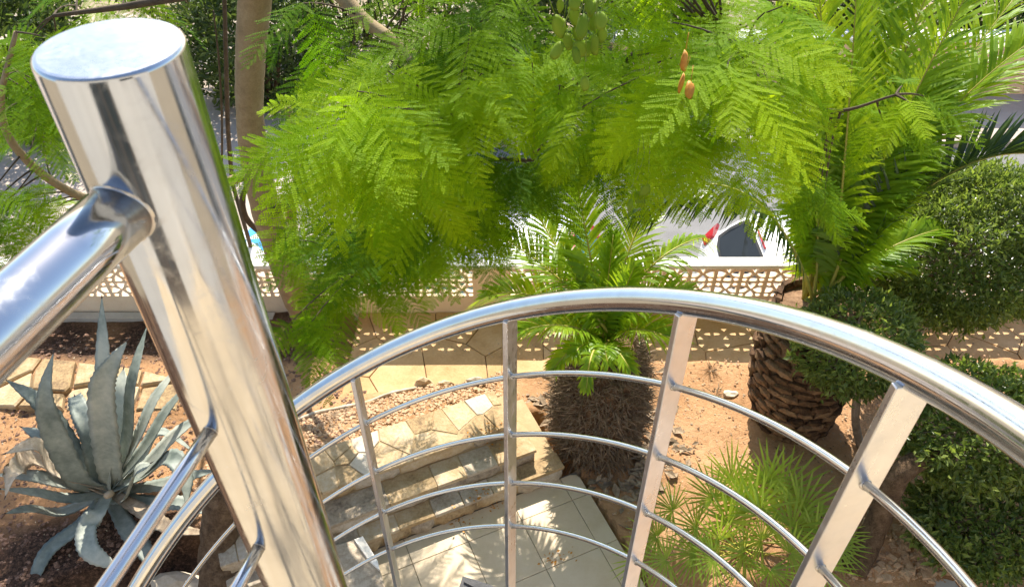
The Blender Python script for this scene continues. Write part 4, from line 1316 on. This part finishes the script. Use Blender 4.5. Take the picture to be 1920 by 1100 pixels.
for p, d, up, s in leaves[298:]:
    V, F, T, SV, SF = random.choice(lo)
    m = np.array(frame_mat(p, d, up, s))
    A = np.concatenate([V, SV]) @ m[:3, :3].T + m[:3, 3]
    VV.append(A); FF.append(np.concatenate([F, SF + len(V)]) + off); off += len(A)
    TT.append(np.clip(np.concatenate([T * .5, np.full(len(SV), .4)]) + random.uniform(-.25, .42), 0, 1))  # tint lowered to paint shade into the leaves behind
link('foliage', np_mesh('foliage', np.concatenate(VV), [np.concatenate(FF)], False, {'tint': np.concatenate(TT)}), M['jac_shaded'], jt, 'stuff')

# seed pods: flat woody discs with a wavy rim
def pod_mesh(k):
    r = random.Random(k); bm = MB(); n = 14
    ring = []
    for s, z in ((.0, .007), (.6, .006), (1.0, .0)):
        for j in range(n):
            a = 2*math.pi*j/n
            rr = .034 * s * (1 - .12*math.cos(a))
            bm.v.append((rr*math.cos(a)*.82, rr*math.sin(a) - .036, z + (.004*math.sin(3*a + k) if s == 1 else 0)))
    for i in range(2):
        for j in range(n):
            a, b_ = i*n + j, i*n + (j+1) % n
            bm.f.append((a, b_, b_+n, a+n))
    m0 = len(bm.v)
    for s, z in ((.6, -.007),):
        for j in range(n):
            a = 2*math.pi*j/n; rr = .034 * s * (1 - .12*math.cos(a))
            bm.v.append((rr*math.cos(a)*.82, rr*math.sin(a) - .036, z))
    for j in range(n):
        a, b_ = 2*n + j, 2*n + (j+1) % n
        bm.f.append((a, b_, m0 + (j+1) % n, m0 + j))
    bm.f.append(tuple(m0 + j for j in range(n)))
    c = len(bm.v); bm.tube([(0, .0, 0), (0, .05, .004)], .0016, 5)
    me = bm.mesh('seed_pod', True)
    at = me.attributes.new('tint', 'FLOAT', 'POINT'); at.data.foreach_set('value', [.5]*len(me.vertices))
    return me
pods = [pod_mesh(k) for k in range(4)]
for p in pods: p.materials.append(M['pod'])
podpos = [(1050, 8), (1078, 2), (1103, 0), (1120, 14), (1040, 40), (1058, 48), (1098, 38), (1118, 40), (1128, 62), (1080, 58), (1062, 75), (1088, 88), (1078, 100), (1117, 78), (1055, 92), (1097, 155), (1214, 357), (1193, 372), (1184, 384), (1075, 22), (1108, 90), (1130, 34)]
podt = []
for px, py in podpos:
    o = bpy.data.objects.new('seed_pod', random.choice(pods)); COL.objects.link(o); o.parent = jt
    p = atF(px, py - 14, 2.82 + random.uniform(-.06, .06))
    o.location = p - jb
    o.rotation_euler = (R(random.uniform(50, 95)), R(random.uniform(-20, 20)), R(random.uniform(-60, 60)))
    s = random.uniform(.75, 1.15); o.scale = (s * random.uniform(.7, 1.1), s * random.uniform(1, 1.3), s)
    podt.append(o.location + Vector((0, .01, .05)))
mb = MB()
for p in podt:
    c = podt[3] + Vector((.02, .05, .22)) if p.z > podt[15].z + .1 else p + Vector((random.uniform(-.03, .03), .06, .2))
    mb.tube([p + jb, p.lerp(c, .5) + jb + Vector((random.uniform(-.02, .02), 0, .02)), c + jb], [.002, .0025, .003], 5, False)
link('pod_stalks', mb.mesh('pod_stalks', True), M['rachis'], jt, 'stuff')
dp = pods[0].copy(); dp.materials.clear(); dp.materials.append(M['dry_pod'])
for px, py, e in ((1286, 92, 0), (1284, 135, 20), (1296, 150, -30)):
    o = bpy.data.objects.new('seed_pod', dp); COL.objects.link(o); o.parent = jt
    o['label'] = 'dry orange brown seed pod'
    o.location = atF(px, py, 2.78) - jb; o.rotation_euler = (R(70 + e), R(25), R(e + 40)); o.scale = (.8, 1.2, 1)
# thin dark saplings behind the trunk
sp = thing('sapling', 'pair of thin dark bare stems left of the jacaranda trunk', 'sapling', atF(430, 360, 6.4))
for pp, rad in (([(436, 345, 6.4), (428, 250, 6.35), (424, 120, 6.3), (420, -30, 6.3)], [.022, .022, .02, .018]), ([(416, 330, 6.3), (416, 220, 6.3), (410, 110, 6.3), (400, 20, 6.3)], [.011, .01, .009, .006])):
    mb = MB(); C = catmull([atF(*p) for p in pp], 6); mb.tube(C, lerp_list(rad, len(C)), 8, True, .05)
    link('stem', mb.mesh('stem', True), M['twig'], sp)
mb = MB(); p0 = atF(436, 345, 6.4); mb.tube([Vector((p0.x, p0.y, -1.7)), Vector((p0.x, p0.y, -.6)), p0], [.03, .026, .022], 8, True, .05); link('stem', mb.mesh('stem', True), M['twig'], sp)

# ------------------------------------------------------------------ street: cars, parasol, far wall, bushes
def make_car(label, x0, yc, z0, flip, glass, seed):
    t = thing('parked_car', label, 'car', (x0 + (2.0 if not flip else -2.0), yc, z0), 'cars parked behind the wall')
    sx = -1 if flip else 1
    def X(a): return x0 + sx * a
    # stations from the rear: x, z_bottom, z_belt, half width, z_roof, half roof
    S = [(0.00, .42, .62, .66, .66, .60), (.04, .34, .80, .76, .88, .62), (.12, .30, .93, .81, 1.02, .63), (.30, .28, .96, .84, 1.22, .60), (.52, .26, .97, .85, 1.43, .565), (.90, .24, .97, .86, 1.475, .57),
         (1.6, .24, .96, .865, 1.49, .58), (2.2, .24, .95, .865, 1.45, .575), (2.55, .24, .95, .86, 1.33, .58), (2.95, .24, .95, .855, 1.08, .64), (3.15, .25, .93, .85, .97, .70), (3.6, .27, .84, .82, .87, .66), (3.88, .32, .72, .74, .75, .58), (3.98, .40, .60, .60, .62, .45)]
    V, F = [], []
    for (a, zb, zl, hw, zr, hr) in S:
        ring = [(-hw*.9, zb), (-hw, zb + .12), (-hw*1.0, (zb+zl)/2), (-hw*.97, zl), (-hr*1.03, zr - .045), (-hr*.82, zr), (0, zr + .02), (hr*.82, zr), (hr*1.03, zr - .045), (hw*.97, zl), (hw, (zb+zl)/2), (hw, zb + .12), (hw*.9, zb)]
        V += [(X(a), yc + y, z0 + z) for y, z in ring]
    m = 13
    for k in range(len(S) - 1):
        for j in range(m):
            a, b_ = k*m + j, k*m + (j+1) % m
            F.append((a, b_, b_+m, a+m))
    F.append(tuple(range(m))); F.append(tuple((len(S)-1)*m + j for j in range(m)))
    bm = bmesh.new()
    vs = [bm.verts.new(v) for v in V]
    for f in F: bm.faces.new([vs[i] for i in f])
    bmesh.ops.recalc_face_normals(bm, faces=bm.faces[:])
    me = bpy.data.meshes.new('body'); bm.to_mesh(me); bm.free()
    me.polygons.foreach_set('use_smooth', [True]*len(me.polygons))
    link('body', me, M['car_white'], t)
    def panel(nm, P, mat, parent=t, off=.006):
        P = [Vector((X(a), yc + y, z0 + z)) for a, y, z in P]
        n = (P[1]-P[0]).cross(P[2]-P[0]).normalized()
        c = sum(P, Vector()) / len(P)
        if n.dot(c - Vector((X(1.9), yc, z0 + .7))) < 0: n = -n; 
        i = len(P); mb = MB()
        mb.v = [tuple(p + n*off) for p in P] + [tuple(p - n*.02) for p in P]
        mb.f = [tuple(range(i)), tuple(reversed(range(i, 2*i)))] + [(k, (k+1) % i, i + (k+1) % i, i + k) for k in range(i)]
        b = bmesh.new(); me = mb.mesh(nm); b.from_mesh(me); bmesh.ops.recalc_face_normals(b, faces=b.faces[:]); b.to_mesh(me); b.free()
        return link(nm, me, mat, parent)
    # rear window with a rounded lower edge
    rw = panel('rear_window', [(.485, -.45, 1.392), (.485, .45, 1.392), (.40, .50, 1.31), (.30, .52, 1.215), (.18, .52, 1.085), (.135, .36, 1.035), (.125, 0, 1.025), (.135, -.36, 1.035), (.18, -.52, 1.085), (.30, -.52, 1.215), (.40, -.50, 1.31)], M['rubber'], off=.022)
    panel('pane', [(.465, -.41, 1.372), (.465, .41, 1.372), (.30, .47, 1.215), (.19, .46, 1.095), (.155, .3, 1.06), (.15, 0, 1.052), (.155, -.3, 1.06), (.19, -.46, 1.095), (.30, -.47, 1.215)], glass, rw, off=.027)
    panel('brake_light', [(.52, -.16, 1.452), (.52, .16, 1.452), (.50, .16, 1.44), (.50, -.16, 1.44)], M['tail_red'], off=.028)
    panel('windscreen', [(2.27, -.50, 1.425), (2.27, .50, 1.425), (2.92, .58, 1.09), (2.98, 0, 1.085), (2.92, -.58, 1.09)], glass, off=.03)
    for s in (-1, 1):
        panel('side_window', [(.62, s*.60, 1.40), (1.42, s*.615, 1.425), (1.42, s*.81, 1.0), (.50, s*.79, 1.0), (.45, s*.72, 1.12)], glass, off=.014)
        panel('side_window', [(1.50, s*.615, 1.425), (2.20, s*.61, 1.39), (2.70, s*.76, 1.03), (1.50, s*.81, 1.0)], glass, off=.014)
        panel('tail_light', [(.06, s*.60, .86), (.06, s*.76, .86), (.20, s*.82, 1.0), (.22, s*.76, 1.10), (.14, s*.60, 1.03)], M['tail_red'], off=.03)
        panel('headlight', [(3.62, s*.78, .80), (3.86, s*.66, .74), (3.90, s*.50, .70), (3.70, s*.50, .80)], M['lamp_clear'], off=.02)
        for a in (.75, 3.2):
            mb = MB(); c0 = Vector((X(a), yc + s*.68, z0 + .31)); mb.tube([c0, c0 + Vector((0, s*.19, 0))], .31, 24)
            w_ = link('wheel', mb.mesh('wheel', False), M['rubber'], t)
            mb = MB(); mb.tube([c0 + Vector((0, s*.17, 0)), c0 + Vector((0, s*.195, 0))], .20, 16); link('rim', mb.mesh('rim'), M['alloy'], w_)
        mb = MB(); mb.box((X(2.55) - .06, yc + s*.93 - .09, z0 + .98), (X(2.55) + .06, yc + s*.93 + .09, z0 + 1.10)); link('mirror', mb.mesh('mirror'), M['car_white'], t)
        for a in (1.30, 2.0):
            mb = MB(); mb.box((X(a) - .08, yc + s*.872 - .012, z0 + .84), (X(a) + .08, yc + s*.872 + .012, z0 + .87)); link('handle', mb.mesh('handle'), M['car_white'], t)
    return t
make_car('white hatchback with dark rear window and red tail light behind the wall', 2.42, 7.10, -1.62, False, M['glass_dark'], 1)
make_car('white car with teal windscreen half hidden behind jacaranda leaves', 1.22, 7.08, -1.62, True, M['glass_teal'], 2)

pc = atF(462, 448, 6.5)
pa = thing('parasol', 'small blue and white panelled parasol behind the wall left of the trunk', 'parasol', (pc.x, pc.y, -1.7))
mb = MB(); mb.tube([(pc.x, pc.y, -1.7), (pc.x, pc.y, pc.z)], .018, 8); link('pole', mb.mesh('pole', True), M['pole'], pa)
for k in range(8):
    a0, a1 = 2*math.pi*k/8 + .2, 2*math.pi*(k+1)/8 + .2
    mb = MB()
    for j in range(4):
        s = j / 3
        for a in (a0, a1): mb.v.append((pc.x + .40*s*math.cos(a), pc.y + .40*s*math.sin(a), pc.z - .14*s*s))
    for j in range(3): mb.f.append((2*j, 2*j+1, 2*j+3, 2*j+2))
    link('canopy_panel', mb.mesh('canopy_panel'), M['blue'] if k % 2 else M['white_cloth'], pa)

fw = thing('garden_wall', 'peach rendered boundary wall with pale cap across the street', 'wall', (9, 13.25, -1.7))
mb = MB(); mb.box((1.6, 13.2, -1.75), (26, 13.45, -.47)); link('wall', mb.mesh('wall'), M['peach'], fw)
mb = MB(); mb.box((1.55, 13.14, -.47), (26.05, 13.51, -.38)); link('cap', mb.mesh('cap'), M['cap_paint'], fw)
bush_specs = [(-8.2, 12.2, 1.2, 'bright bush on the pavement at the upper left behind the post'), (-4.6, 13.2, 1.1, 'rounded bush beside the pavement just left of the jacaranda trunk'), (.6, 13.6, 1.2, 'low bush at the far kerb behind the seed pods'), (-13, 15, 1.9, 'round dark bush far left beyond the pavement'), (-9.6, 13.2, 1.5, 'leafy bush behind the top of the steel post'), (-6.6, 16.5, 1.8, 'bush beyond the pavement left of the jacaranda trunk'), (-3.2, 15.5, 1.7, 'dark bush behind the jacaranda trunk across the street'),
              (-.2, 15.2, 1.6, 'bush across the street behind the upper jacaranda leaves'), (3.0, 14.6, .95, 'bush behind the left end of the peach wall'), (6.2, 14.5, .95, 'dark shrub showing over the peach wall between palm fronds'), (9.5, 14.6, 1.0, 'shrub over the peach wall near its right part'), (12.8, 14.6, 1.0, 'shrub over the right end of the peach wall')]
for k, (x_, y_, r_, lab) in enumerate(bush_specs):
    t = thing('bush', lab, 'bush', (x_, y_, -1.7), 'bushes across the street')
    V, F, ti = crown_mesh('foliage', (x_, y_, -1.7 + r_*1.15), (r_*1.15, r_, r_*1.15), 6500, .16, 300 + k, .6, .2)
    link('foliage', np_mesh('foliage', V, [F], False, {'tint': ti}), M['bush'], t)
    mb = MB()
    for j in range(5):
        a = random.uniform(0, 6.28); mb.tube([(x_ + .1*math.cos(a), y_ + .1*math.sin(a), -1.75), (x_ + .5*r_*math.cos(a), y_ + .5*r_*math.sin(a), -1.7 + r_)], [.06, .03], 6)
    link('stems', mb.mesh('stems', True), M['oldbark'], t)
